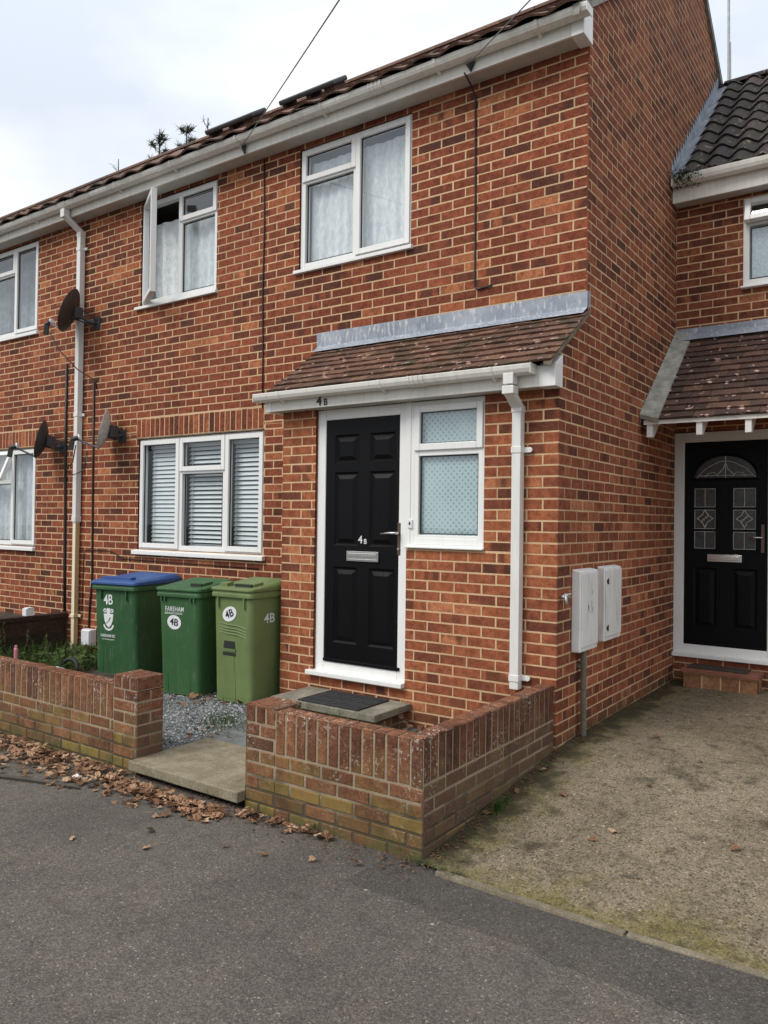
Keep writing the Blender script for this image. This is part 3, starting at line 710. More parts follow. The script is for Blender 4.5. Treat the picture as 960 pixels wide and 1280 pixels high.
# --- window builder
def bar(mb, x0, x1, y0, y1, z0, z1): mb.box(x0, x1, y0, y1, z0, z1)
def ringbox(mb, x0, x1, z0, z1, y0, y1, t):
    mb.box(x0, x0+t, y0, y1, z0, z1); mb.box(x1-t, x1, y0, y1, z0, z1)
    mb.box(x0+t, x1-t, y0, y1, z0, z0+t); mb.box(x0+t, x1-t, y0, y1, z1-t, z1)
def window(parent, rect, yw, cells, bars, sill=None, name='window', glass='glass', skip=()):
    """cells: (x0,x1,z0,z1,kind) kind 'fixed' or 'sash'; bars: extra frame bars (x0,x1,z0,z1)"""
    x0, x1, z0, z1 = rect
    mb = MB(); ringbox(mb, x0+.002, x1-.002, z0+.002, z1-.002, yw+0.018, yw+0.085, 0.052)
    for (a, b, c, d) in bars: mb.box(a, b, yw+0.020, yw+0.083, c, d)
    fr = mb.build(name, 'upvc', parent, bevel=0.004)
    for (a, b, c, d, kind) in cells:
        if kind == 'sash':
            t = MB(); ringbox(t, a, b, c, d, yw+0.002, yw+0.060, 0.050); t.build('sash', 'upvc', fr, bevel=0.005)
            ins, yg = 0.050, yw+0.030
        elif kind == 'open': continue
        else: ins, yg = 0.012, yw+0.045
        t = MB(); ringbox(t, a+ins-.001, b-ins+.001, c+ins-.001, d-ins+.001, yg-.006, yg+.006, 0.007); t.build('gasket', 'gasket', fr)
        t = MB(); t.add([(a+ins, yg, c+ins), (b-ins, yg, c+ins), (b-ins, yg, d-ins), (a+ins, yg, d-ins)], [(0, 1, 2, 3)]); t.build('pane', glass, fr)
    if sill:
        a, b, c, d, pj = sill
        t = MB(); t.add([(a, yw-pj, c), (b, yw-pj, c), (b, yw+.05, c), (a, yw+.05, c), (a, yw-pj, d-.012), (b, yw-pj, d-.012), (b, yw+.02, d), (a, yw+.02, d), (b, yw+.05, d), (a, yw+.05, d)],
                        [(3, 2, 1, 0), (0, 1, 5, 4), (4, 5, 6, 7), (7, 6, 8, 9), (1, 2, 8, 6, 5), (3, 0, 4, 7, 9), (2, 3, 9, 8)])
        t.build('sill', 'upvc', fr, bevel=0.004)
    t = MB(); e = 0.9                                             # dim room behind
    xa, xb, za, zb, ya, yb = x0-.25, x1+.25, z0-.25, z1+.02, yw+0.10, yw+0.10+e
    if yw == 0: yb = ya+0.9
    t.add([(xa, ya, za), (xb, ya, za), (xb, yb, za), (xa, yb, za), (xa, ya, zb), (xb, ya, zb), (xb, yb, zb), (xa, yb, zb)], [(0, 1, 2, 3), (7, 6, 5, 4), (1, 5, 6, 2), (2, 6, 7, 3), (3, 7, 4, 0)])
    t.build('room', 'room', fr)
    return fr
def hung(mb, x0, x1, z0, z1, y, folds, amp, skew=0.0, nz=14):
    n = int(folds*8)
    ph = R.uniform(0, 6)
    for j in range(nz+1):
        for i in range(n+1):
            u = i/n; t = j/nz
            x = x0+(x1-x0)*u+skew*(1-t)**1.5*(1-u); yy = y+amp*math.sin(u*folds*6.283+ph+0.6*math.sin(u*9+ph))*(0.5+0.5*(1-t))+amp*0.5*math.sin(u*folds*2.1+ph)
            mb.v.append((x, yy, z0+(z1-z0)*t+(0.03*math.sin(u*11)*(1-t) if skew else 0)))
    for j in range(nz):
        for i in range(n):
            a = len(mb.v)-(nz+1)*(n+1)+j*(n+1)+i
            mb.f.append([a, a+1, a+n+2, a+n+1]); mb.c.append((0.5, 0, 0.5, 1)); mb.m.append(0)
# upper right window
x0, x1, z0, z1 = WIN['w3']
window(house, WIN['w3'], D, [(x0+.02, -2.115, 4.545, z1-.018, 'sash'), (x0+.052, -2.135, z0+.052, 4.53, 'fixed'), (-2.115, x1-.02, z0+.02, z1-.018, 'sash')],
       [(-2.150, -2.085, z0+.05, z1-.05), (x0+.05, -2.15, 4.525, 4.575)], (-2.80, -1.50, 3.700, 3.742, 0.035))
mb = MB(); hung(mb, x0+.05, x1-.05, z0+.03, z1-.10, D+0.12, 11, 0.012); tag(mb.build('net_curtain', 'net', smooth=True), 'pale lace net curtain hanging behind the closed upstairs window over the porch', 'curtain')
# upper middle window with its left casement swung open
x0, x1, z0, z1 = WIN['w2']
w2 = window(house, WIN['w2'], D, [(-4.43, x1-.02, 4.545, z1-.018, 'sash'), (-4.405, x1-.052, z0+.052, 4.53, 'fixed'), (x0+.02, -4.43, z0+.02, z1-.02, 'open')],
       [(-4.455, -4.395, z0+.05, z1-.05), (-4.40, x1-.05, 4.525, 4.575)], (-5.10, -3.825, 3.700, 3.742, 0.035))
mx = Matrix.Translation((x0+.022, D+.0, 0)) @ Matrix.Rotation(rad(-30), 4, 'Z')
sw, sa, sb = 0.555, z0+.02, z1-.03
mb = MB()
for (a, b, c, d) in ((0, .05, sa, sb), (sw-.05, sw, sa, sb), (.05, sw-.05, sa, sa+.05), (.05, sw-.05, sb-.05, sb)): mb.box(a, b, 0, .058, c, d, mx=mx)
cs = mb.build('open_casement', 'upvc', w2, bevel=0.004); L(cs, 'white casement swung open')
mb = MB(); mb.add([tuple(mx @ Vector(p)) for p in ((.05, .028, sa+.05), (sw-.05, .028, sa+.05), (sw-.05, .028, sb-.05), (.05, .028, sb-.05))], [(0, 1, 2, 3)]); mb.build('pane', 'glass', w2)
mb = MB(); hung(mb, -5.22, -3.92, z0+.02, z1-.20, D+0.15, 9, 0.018, skew=0.04); tag(mb.build('net_curtain', 'net', smooth=True), 'lace net curtain hanging behind the open upstairs casement', 'curtain')
# upper left window
x0, x1, z0, z1 = WIN['w1']
window(house, WIN['w1'], D, [(-7.555, x1-.02, z0+.02, z1-.018, 'sash'), (-8.15, -7.555, 4.545, z1-.018, 'sash'), (-8.13, -7.575, z0+.052, 4.53, 'fixed'), (x0+.02, -8.17, z0+.02, z1-.018, 'sash')],
       [(-7.59, -7.525, z0+.05, z1-.05), (-8.19, -8.13, z0+.05, z1-.05), (-8.13, -7.59, 4.525, 4.575)], (-8.9, -6.985, 3.690, 3.742, 0.035))
mb = MB(); hung(mb, x0+.05, x1-.05, z0+.03, z1-.06, D+0.3, 12, 0.02); tag(mb.build('window_drape', 'curtain', smooth=True), 'grey curtain behind the upstairs window at the left edge', 'curtain')
# ground floor window with venetian blind
x0, x1, z0, z1 = WIN['gf']
window(house, WIN['gf'], D, [(x0+.02, -4.375, z0+.02, z1-.018, 'sash'), (-4.365, -3.70, 1.925, z1-.018, 'sash'), (-4.325, -3.745, z0+.052, 1.905, 'fixed'), (-3.69, x1-.02, z0+.02, z1-.018, 'sash')],
       [(-4.40, -4.335, z0+.05, z1-.05), (-3.735, -3.665, z0+.05, z1-.05), (-4.34, -3.73, 1.90, 1.945)], (-5.07, -3.125, 1.045, 1.098, 0.045), glass='glass_low')
for (a, b, til, lab) in ((x0+.07, -4.395, 24, 'white venetian blind behind the left pane of the ground floor window over the bins'), (-4.345, -3.73, 38, 'white venetian blind with dark gaps behind the middle pane of the ground floor window'), (-3.68, x1-.07, 30, 'white venetian blind behind the right pane of the ground floor window beside the porch')):
    mb = MB(); n = 23
    for i in range(n):
        zz = z0+.06+i*(z1-z0-.14)/n
        m4 = Matrix.Translation((0, D+0.125, zz)) @ Matrix.Rotation(rad(90-til+R.uniform(-3, 3)), 4, 'X')
        mb.box(a+.012, b-.005, -.0205, .0205, -.0009, .0009, mx=m4)
    for q in (0.12, 0.85): mb.box(a+(b-a)*q-.002, a+(b-a)*q+.002, D+.100, D+.102, z0+.05, z1-.06)
    mb.box(a+.008, b-.003, D+.10, D+.145, z1-.10, z1-.05)
    tag(mb.build('venetian_blind', 'blind'), lab, 'blind', 'blinds of the ground floor window')
# ground floor window at the far left
x0, x1, z0, z1 = WIN['wl']
wl = window(house, WIN['wl'], D, [(-7.555, x1-.02, z0+.02, z1-.018, 'sash'), (-8.13, -7.575, z0+.052, 1.86, 'fixed'), (x0+.02, -8.17, z0+.02, z1-.018, 'sash')],
       [(-7.59, -7.525, z0+.05, z1-.05), (-8.19, -8.13, z0+.05, z1-.05), (-8.13, -7.59, 1.855, 1.90)], (-8.9, -6.975, 1.015, 1.068, 0.045))
mb = MB(); m4 = Matrix.Translation((0, D+.0, 2.27)) @ Matrix.Rotation(rad(-22), 4, 'X')
for (a, b, c, d) in ((-8.15, -8.10, -.39, 0), (-7.605, -7.555, -.39, 0), (-8.10, -7.605, -.39, -.34), (-8.10, -7.605, -.05, 0)): mb.box(a, b, 0, .058, c, d, mx=m4)
L(mb.build('open_fanlight', 'upvc', wl, bevel=0.004), 'white top light tilted open')
mb = MB(); mb.add([tuple(m4 @ Vector(p)) for p in ((-8.10, .03, -.34), (-7.605, .03, -.34), (-7.605, .03, -.05), (-8.10, .03, -.05))], [(0, 1, 2, 3)]); mb.build('pane', 'glass', wl)
mb = MB(); hung(mb, x0+.05, x1-.05, z0+.02, z1-.06, D+0.17, 17, 0.022); tag(mb.build('net_curtain', 'net', smooth=True), 'pale pleated net curtain behind the ground floor window at the left edge', 'curtain')

# --- panelled doors
def panel_face(mb, x0, x1, z0, z1, y, panels, holes=()):
    rs = [(x0, x1, z0, z1)]
    for p in list(panels)+list(holes): rs = minus(rs, p)
    for (a, b, c, d) in rs: mb.add([(a, y, c), (b, y, c), (b, y, d), (a, y, d)], [(0, 1, 2, 3)])
    def q(a, b, c, d, yy): return [(a, yy, c), (b, yy, c), (b, yy, d), (a, yy, d)]
    for (a, b, c, d) in panels:
        r0 = q(a, b, c, d, y); r1 = q(a+.014, b-.014, c+.014, d-.014, y+.013); r2 = q(a+.024, b-.024, c+.024, d-.024, y+.013); r3 = q(a+.056, b-.056, c+.056, d-.056, y-.001)
        rr = [r0, r1, r2, r3]
        vs = [p for r in rr for p in r]
        fs = [(i*4+k, i*4+(k+1) % 4, (i+1)*4+(k+1) % 4, (i+1)*4+k) for i in range(3) for k in range(4)]+[(12, 13, 14, 15)]
        mb.add(vs, fs)
    mb.box(x0, x1, y+.0135, y+.045, z0, z1)
# front door of the porch
dr = MB(); YW = 0.0
ringbox(dr, -2.098, -1.205, 0.21, 2.335, YW+.025, YW+.095, 0.085)
door = dr.build('front_door', 'upvc', house, bevel=0.005)
t = MB(); ringbox(t, -2.028, -1.245, 0.268, 2.262, YW+.038, YW+.06, 0.016); t.build('gasket', 'gasket', door)
t = MB(); t.box(-2.14, -1.200, YW-.055, YW+.06, 0.186, 0.222); t.build('door_sill', 'upvc', door, bevel=0.005)
t = MB()
pan = [(-1.925, -1.685, 1.895, 2.125), (-1.575, -1.335, 1.895, 2.125), (-1.925, -1.685, 1.235, 1.825), (-1.575, -1.335, 1.235, 1.825), (-1.925, -1.685, 0.455, 1.065), (-1.575, -1.335, 0.455, 1.065)]
panel_face(t, -2.013, -1.260, 0.30, 2.250, YW+.034, pan)
t.build('door_leaf', 'door', door)
t = MB(); t.box(-2.008, -1.265, YW+.012, YW+.034, 0.300, 0.325); t.build('weather_bar', 'door', door, bevel=0.004)
t = MB(); t.box(-1.785, -1.475, YW+.020, YW+.0335, 1.115, 1.195); t.box(-1.768, -1.492, YW+.014, YW+.021, 1.150, 1.180); t.box(-1.768, -1.492, YW+.016, YW+.021, 1.124, 1.134)
t.build('letter_plate', 'chrome', door, bevel=0.003)
t = MB(); t.box(-1.300, -1.270, YW+.022, YW+.0338, 1.175, 1.425)
hp = t.build('handle', 'bronze', door, bevel=0.004)
t = MB(); t.tube([(-1.285, YW+.028, 1.345), (-1.285, YW-.025, 1.345)], .010); t = MB(); t.tube([(-1.285, YW+.028, 1.345), (-1.285, YW-.016, 1.345), (-1.292, YW-.025, 1.345), (-1.34, YW-.026, 1.345), (-1.425, YW-.022, 1.338)], [.011, .011, .011, .010, .008])
k_ = MB(); k_.tube([(-1.285, YW+.024, 1.225), (-1.285, YW+.012, 1.225)], .010); k_.build('lock', 'chrome', hp)
t.build('lever', 'chrome', hp, smooth=True)
text('numeral', '4', 'white_num', door, (-1.655, YW+.033, 1.285), (1, 0, 0), (0, 0, 1), 0.085, fat=0.012, depth=0.004)
text('numeral', 'B', 'white_num', door, (-1.607, YW+.033, 1.272), (1, 0, 0), (0, 0, 1), 0.055, fat=0.012, depth=0.004)
# window beside the door
x0, x1, z0, z1 = -1.203, -0.556, 1.262, 2.335
sw_ = window(house, (x0, x1, z0, z1), 0.0, [(x0+.055, x1-.015, 1.965, z1-.035, 'sash'), (x0+.085, x1-.05, z0+.07, 1.935, 'fixed')],
       [(x0+.091, x1-.05, 1.925, 1.985), (x0+.004, x0+.09, z0+.004, z1-.004), (x0+.09, x1-.045, z0+.01, z0+.075)], (-1.203, -0.545, 1.238, 1.264, 0.03), name='side_window')
t = MB(); t.add([(x0+.05, .064, z0+.05), (x1-.03, .064, z0+.05), (x1-.03, .064, z1-.05), (x0+.05, .064, z1-.05)], [(0, 1, 2, 3)]); t.build('privacy_film', 'film', sw_)
t = MB(); t.box(-1.196, -1.158, .004, .021, 1.385, 1.45); t.box(-1.183, -1.171, -.002, .006, 1.41, 1.432, mat=1); bell = t.build('doorbell', ['box_white', 'black'], sw_, bevel=0.003)

t = MB(); t.box(-1.226, -1.180, .012, .09, 1.238, 2.335); t.box(-1.21, -1.186, .012, .06, .23, 1.238); t.build('mullion', 'upvc', door, bevel=0.003)
# --- porch canopy
can = MB()
plain_tiles(can, -2.46, 0.022, PY0, PZ0, PS, math.hypot(D-PY0, PS*(D-PY0))-.01, left_clip=-0.04)
canopy = can.build('porch_canopy', 'tile_brown', house, attr=True)
t = MB()
for i, (ya, yb) in enumerate(((PY0-.01, D-.01),)):
    za, zb = PZ0+PS*(ya-PY0), PZ0+PS*(yb-PY0)
    t.add([(-.03, ya, za-.018), (.026, ya, za-.022), (.026, ya, za+.006), (-.03, ya, za+.006), (-.03, yb, zb-.018), (.026, yb, zb-.022), (.026, yb, zb+.006), (-.03, yb, zb+.006)],
          [(0, 1, 2, 3), (7, 6, 5, 4), (0, 4, 5, 1), (1, 5, 6, 2), (2, 6, 7, 3), (3, 7, 4, 0)])
t.build('verge', 'edging', canopy)
t = MB(); t.box(-2.50, -0.092, -0.125, -0.105, 2.335, 2.475); t.build('fascia', 'fascia', canopy, bevel=0.003)
t = MB(); t.box(-0.092, 0.026, -0.130, 0.0-.006, 2.332, 2.470)
t.add([(-.092, -.13, 2.47), (.026, -.13, 2.47), (.026, -.006, 2.555), (-.092, -.006, 2.555), (-.092, -.006, 2.47), (.026, -.006, 2.47)], [(0, 1, 2, 3), (1, 5, 2), (0, 3, 4)])
t.build('box_end', 'upvc', canopy, bevel=0.003)
t = MB(); t.box(-2.545, -2.485, -0.130, D-.01, 2.332, 2.46); t.build('end_board', 'upvc', canopy, bevel=0.003)
t = MB(); t.box(-2.49, -0.09, -0.104, 0.02, 2.338, 2.346); t.build('soffit', 'soffit', canopy)
gutter(canopy, -2.60, -0.115, -0.126, 2.478, 0.10, 0.066, brackets=[-2.33, -1.32, -0.40], joints=[-1.00])
t = MB()
zt = PZ0+PS*(D-PY0)
t.add([(-2.52, D-.008, zt+.025), (0.004, D-.008, zt+.015), (0.004, D-.008, zt+.150), (-2.52, D-.008, zt+.165), (-2.52, D+.01, zt+.165), (0.004, D+.01, zt+.150)], [(0, 1, 2, 3), (3, 2, 5, 4)])
t.add([(-2.51, D-.008, zt+.040), (0.004, D-.008, zt+.034), (0.004, D-.095, zt-.026), (-2.50, D-.095, zt-.022)], [(3, 2, 1, 0)])
t.add([(0.010, D-.008, zt+.012), (0.010, D+.035, zt+.05), (0.010, D+.035, zt+.150), (0.010, D-.008, zt+.150)], [(0, 1, 2, 3)])
t.build('flashing', 'lead', canopy)
text('numeral', '4', 'black_num', canopy, (-1.965, -0.126, 2.383), (1, 0, 0), (0, 0, 1), 0.105, fat=0.03, depth=0.003)
text('numeral', 'B', 'black_num', canopy, (-1.900, -0.126, 2.371), (1, 0, 0), (0, 0, 1), 0.072, fat=0.03, depth=0.003)

# --- downpipes
def square_pipe(mb, x, y, z0, z1, s=0.065, mat=0): mb.box(x-s/2, x+s/2, y-s/2, y+s/2, z0, z1, mat=mat)
dp = thing('downpipe', 'white square downpipe on the porch wall right of the side window', 'downpipe', (-0.275, -0.05, 0.31))
t = MB(); square_pipe(t, -.275, -.042, .31, 2.205); t.build('pipe', 'pipe', dp, bevel=0.004)
t = MB()
t.box(-.310, -.236, -.215, -.140, 2.355, 2.428); t.box(-.315, -.231, -.219, -.136, 2.29, 2.345)
def seg(mb, a, b, s):
    (xa, ya, za), (xb, yb, zb) = a, b
    mb.add([(xa-s, ya-s, za), (xa+s, ya-s, za), (xa+s, ya+s, za), (xa-s, ya+s, za), (xb-s, yb-s, zb), (xb+s, yb-s, zb), (xb+s, yb+s, zb), (xb-s, yb+s, zb)], [(0, 1, 2, 3), (7, 6, 5, 4), (0, 4, 5, 1), (1, 5, 6, 2), (2, 6, 7, 3), (3, 7, 4, 0)])
seg(t, (-.273, -.178, 2.30), (-.275, -.043, 2.215), .037); seg(t, (-.275, -.043, 2.23), (-.275, -.042, 2.185), .037)
t.build('swan_neck', 'pipe', dp, bevel=0.004)
for z in (1.93, .385):
    t = MB(); square_pipe(t, -.275, -.042, z-.022, z+.022, .074); t.box(-.24, -.195, -.025, -.012, z-.018, z+.018); t.tube([(-.198, -.027, z), (-.198, -.011, z)], .019, 10)
    t.build('pipe_clip', 'pipe', dp, bevel=0.003)
dp2 = thing('downpipe', 'tall white downpipe with yellowed lower half beside the satellite dishes', 'downpipe', (-6.08, D-.05, GZ))
t = MB(); square_pipe(t, -6.075, D-.045, 1.43, 4.72, .068); t.build('pipe', 'pipe', dp2, bevel=0.004)
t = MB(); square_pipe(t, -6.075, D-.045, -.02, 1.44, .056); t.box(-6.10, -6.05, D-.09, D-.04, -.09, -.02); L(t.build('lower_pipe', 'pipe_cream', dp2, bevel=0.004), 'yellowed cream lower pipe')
t = MB(); square_pipe(t, -6.075, D-.045, 1.385, 1.45, .078); square_pipe(t, -6.075, D-.045, 1.372, 1.385, .066); t.build('pipe_socket', 'pipe', dp2, bevel=0.003)
t = MB(); t.box(-6.157, -6.083, .235, .31, 4.87, 4.965); seg(t, (-6.12, .272, 4.89), (-6.075, D-.045, 4.745), .037); seg(t, (-6.075, D-.045, 4.755), (-6.075, D-.045, 4.69), .037); t.build('swan_neck', 'pipe', dp2, bevel=0.004)
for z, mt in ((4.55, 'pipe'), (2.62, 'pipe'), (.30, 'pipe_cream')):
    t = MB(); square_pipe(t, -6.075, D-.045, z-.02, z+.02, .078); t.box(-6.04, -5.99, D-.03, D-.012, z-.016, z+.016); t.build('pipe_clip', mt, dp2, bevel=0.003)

# --- long raised vents standing proud of the tiles
for (xa, xb, lab) in ((-3.86, -3.09, 'long dark raised roof vent nearer the closed upstairs window, nearer of two'), (-5.04, -4.27, 'long dark raised roof vent over the open upstairs window, farther of two')):
    y0 = 1.45; z0 = RZ0+RS*(y0-RY0)
    rv = thing('roof_vent', lab, 'roof vent', ((xa+xb)/2, y0, z0), group='roof vents')
    base = Matrix.Translation((0, y0, z0)) @ Matrix.Rotation(math.atan(RS), 4, 'X')
    t = MB(); t.box(xa, xb, 0, .30, .098, .150, mx=base); t.build('cap', 'dish_dark', rv, bevel=0.018, segs=3)
    for (p, q) in ((xa+.02, xa+.06), (xb-.16, xb-.03), (xa+.36, xa+.42)):
        t = MB(); t.box(p, q, .03, .27, -.01, .100, mx=base); t.build('foot', 'tile_roof', rv, bevel=0.006)

# ------------------------------------------------------------------ linked house on the right
h2 = thing('linked_house', 'set-back red brick house wing with dark pantiled roof and black arched-light front door', 'house', (1.5, LG, -0.06))
mb = MB(); w = Wall(mb, (0, LG, 0), (1, 0, 0), (0, 0, 1))
hd = (-0.012, 0.925, 0.185, 2.325); hw = (0.60, 1.55, 3.648, 4.46)
w.stretcher(0.0, 5.0, -0.3, 4.53, [hd, hw], base=ZB+.02, anchor=0.0, flip=1); w.mortar(0.0, 5.0, -0.3, 4.53, [hd, hw])
mb.build('wall', ['brick_gable', 'mortar_gable'], h2, attr=True)
t = MB(); ringbox(t, 0.001, 0.915, .21, 2.318, LG+.0-.012, LG+.08, .092)
d2 = t.build('front_door', 'upvc', h2, bevel=0.005)
t = MB(); t.box(0.001, 0.93, LG-.06, LG+.05, .185, .222); t.build('door_sill', 'upvc', d2, bevel=0.005)
t = MB(); ringbox(t, .088, .828, .28, 2.236, LG+.012, LG+.03, .014); t.build('gasket', 'gasket', d2)
YL = LG+.010
lights = [(.185, .375, 1.215, 1.785), (.528, .722, 1.215, 1.785)]
ax, az, ar, az2 = .458, 1.875, .275, .215
t = MB()
panel_face(t, .098, .818, .300, 2.228, YL, [(.18, .385, .47, 1.035), (.52, .735, .47, 1.035)], holes=lights+[(ax-ar, ax+ar, az, az+az2)])
n = 20                                                          # door face around the arched light
for i in range(n):
    a0, a1 = math.pi*i/n, math.pi*(i+1)/n
    pts = [(ax+ar*math.cos(a), az+az2*math.sin(a)) for a in (a0, a1)]
    t.add([(pts[0][0], YL, pts[0][1]), (pts[0][0], YL, az+az2), (pts[1][0], YL, az+az2), (pts[1][0], YL, pts[1][1])], [(0, 1, 2, 3)])
    t.add([(pts[0][0], YL, pts[0][1]), (pts[1][0], YL, pts[1][1]), (pts[1][0], YL+.013, pts[1][1]), (pts[0][0], YL+.013, pts[0][1])], [(0, 1, 2, 3)])
t.build('door_leaf', 'door', d2)
t = MB()
for (a, b, c, d) in lights: ringbox(t, a-.022, b+.022, c-.022, d+.022, YL-.010, YL+.012, .022)
def arc(r, k=1.0, m=24): return [(ax+(ar+r)*math.cos(math.pi*i/m), YL-.004, az+(az2+r)*math.sin(math.pi*i/m)) for i in range(m+1)]
t.tube(arc(.008), .014, 6); t.tube([(ax-ar-.01, YL-.004, az-.006), (ax+ar+.01, YL-.004, az-.006)], .014, 6)
t.build('light_surround', 'door', d2)
t = MB(); t.box(.305, .608, YL-.016, YL-.001, 1.095, 1.165); t.box(.325, .588, YL-.022, YL-.015, 1.112, 1.15); t.build('letter_plate', 'chrome', d2, bevel=0.003)
t = MB(); t.box(.765, .795, YL-.012, YL-.001, 1.19, 1.45); hh = t.build('handle', 'bronze', d2, bevel=0.004)
t = MB(); t.tube([(.78, YL-.006, 1.33), (.78, YL-.045, 1.33), (.773, YL-.054, 1.33), (.72, YL-.055, 1.33), (.655, YL-.05, 1.326)], [.010, .010, .010, .009, .008]); t.build('lever', 'chrome', hh, smooth=True)
t = MB()
for (a, b, c, d) in lights: t.add([(a, YL+.004, c), (b, YL+.004, c), (b, YL+.004, d), (a, YL+.004, d)], [(0, 1, 2, 3)])
L(t.build('pane', 'grey_obscure', d2), 'textured grey glass')
t = MB(); ps = [(ax+ar*math.cos(math.pi*i/24), YL+.004, az+az2*math.sin(math.pi*i/24)) for i in range(25)]; t.add(ps, [tuple(range(25))[::-1]]); t.build('fanlight_pane', 'grey_obscure', d2)
t = MB()
for (a, b, c, d) in lights:
    cx, cz = (a+b)/2, (c+d)/2
    t.tube([(cx, YL, c), (cx, YL, cz-.085)], .0028, 5); t.tube([(cx, YL, cz+.085), (cx, YL, d)], .0028, 5)
    ringbox(t, a+.002, b-.002, c+.002, d-.002, YL-.001, YL+.003, .004)
    for z in (cz-.11, cz+.095): t.box(a, b, YL-.003, YL+.003, z-.012, z+.012, mat=1); t.box(a, b, YL-.004, YL+.003, z+.0125, z+.0165); t.box(a, b, YL-.004, YL+.003, z-.0165, z-.0125)
    dia = [(cx-.072, cz), (cx, cz+.085), (cx+.072, cz), (cx, cz-.085)]
    for i in range(4):
        p, q = dia[i], dia[(i+1) % 4]; mid = (cx+((p[0]+q[0])/2-cx)*.72, cz+((p[1]+q[1])/2-cz)*.72)
        t.tube([(p[0], YL, p[1]), (mid[0], YL, mid[1]), (q[0], YL, q[1])], .0036, 5)
    for k in (-.024, .0, .024): t.tube([(cx+k-.012, YL, cz-.02+k*.9), (cx+k+.012, YL, cz+.02+k*.9)], .003, 5)
t.tube([(ax, YL, az), (ax, YL, az+az2)], .004, 5)
for s in (-1, 1):
    t.tube([(ax+s*.255, YL, az+.01), (ax+s*.17, YL, az+.10), (ax+s*.05, YL, az+.16), (ax, YL, az+.165)], .003, 5)
    t.tube([(ax, YL, az+.15), (ax+s*.02, YL, az+.09), (ax+s*.075, YL, az+.035)], .0045, 5)
    t.tube([(ax+s*.06, YL, az+.02), (ax+s*.10, YL, az+.06), (ax+s*.15, YL, az+.05), (ax+s*.18, YL, az+.02)], .003, 5)
t.tube([(ax-.24, YL, az+.03), (ax+.24, YL, az+.03)], .003, 5)
t.build('leading', ['came', 'door'], d2)
# upper window of the linked house
x0, x1, z0, z1 = hw
uw = window(h2, hw, LG-.03, [(x0+.052, x1-.052, z0+.052, 4.195, 'fixed')], [(x0+.05, x1-.05, 4.20, 4.235)], (x0-.012, x1+.03, z0-.026, z0+.004, 0.03), name='window')
m4 = Matrix.Translation((0, LG-.03, z1-.012)) @ Matrix.Rotation(rad(-17), 4, 'X')
mb = MB()
for (a, b, c, d) in ((x0+.02, x0+.07, -.225, 0), (x1-.07, x1-.02, -.225, 0), (x0+.07, x1-.07, -.225, -.175), (x0+.07, x1-.07, -.05, 0)): mb.box(a, b, 0, .055, c, d, mx=m4)
L(mb.build('open_fanlight', 'upvc', uw, bevel=0.004), 'white top light tilted open')
mb = MB(); mb.add([tuple(m4 @ Vector(p)) for p in ((x0+.07, .03, -.175), (x1-.07, .03, -.175), (x1-.07, .03, -.05), (x0+.07, .03, -.05))], [(0, 1, 2, 3)]); mb.build('pane', 'glass', uw)
mb = MB(); mb.add([(x0+.05, LG+.028, z0+.05), (x1-.05, LG+.028, z0+.05), (x1-.05, LG+.028, 4.2), (x0+.05, LG+.028, 4.2)], [(0, 1, 2, 3)]); mb.build('obscure_pane', 'obscure', uw)
# roof, fascia, gutter
S2 = 0.90
mb = MB(); y0 = LG-.20; z0 = 4.690; l2 = math.hypot(4.72-y0, S2*(4.72-y0))
roll_tiles(mb, 0.05, 5.0, y0, z0, S2, l2, pitch=0.215, gauge=0.265, h=0.058)
zr = z0+S2*(4.72-y0)
mb.add([(0.0, 4.72, zr), (5.0, 4.72, zr), (5.0, 6.6, zr-1.6), (0.0, 6.6, zr-1.6)], [(0, 1, 2, 3)], (0.2, 0, 0, 1))
r2 = mb.build('roof', 'tile_dark', h2, attr=True, smooth=False)
mb = MB()
for i in range(11):
    x = 0.06+i*0.45
    ring = lambda xx: [(xx, 4.74+0.11*math.cos(a), zr-.01+0.085*math.sin(a)) for a in [math.pi*k/8 for k in range(9)]]
    mb.loft([ring(x), ring(x+0.44)], (R.random(), 0, 0, 1))
mb.build('ridge', 'tile_dark', r2, attr=True)
t = MB(); t.box(0.004, 5.0, LG-.165, LG-.145, 4.495, 4.68); t.build('fascia', 'fascia', h2, bevel=0.003)
t = MB(); t.box(0.004, 5.0, LG-.144, LG-.01, 4.50, 4.507); t.build('soffit', 'soffit', h2)
gutter(h2, 0.02, 5.0, LG-.168, 4.715, 0.10, 0.085, brackets=[1.1, 2.0])
t = MB()                                                       # stepped lead flashing of the upper roof on the gable
def stepped(mb, ya, za, yb, zb, low, high, n):
    for i in range(n):
        y0_, y1_ = ya+(yb-ya)*i/n, ya+(yb-ya)*(i+1)/n
        z0_, z1_ = za+(zb-za)*i/n, za+(zb-za)*(i+1)/n
        mb.add([(.007, y0_, z0_+low), (.007, y1_, z1_+low), (.007, y1_, z0_+high), (.007, y0_, z0_+high+.008)], [(0, 1, 2, 3)])
stepped(t, LG-.22, z0-.02, 4.70, zr, 0.02, 0.20, 26)
for i in range(26):
    q = i/26
t.add([(.007, LG-.22, z0+.01), (.007, 4.7, zr+.03), (.11, 4.7, zr+.045), (.11, LG-.22, z0+.045)], [(3, 2, 1, 0)])
t.build('flashing', 'lead', r2)
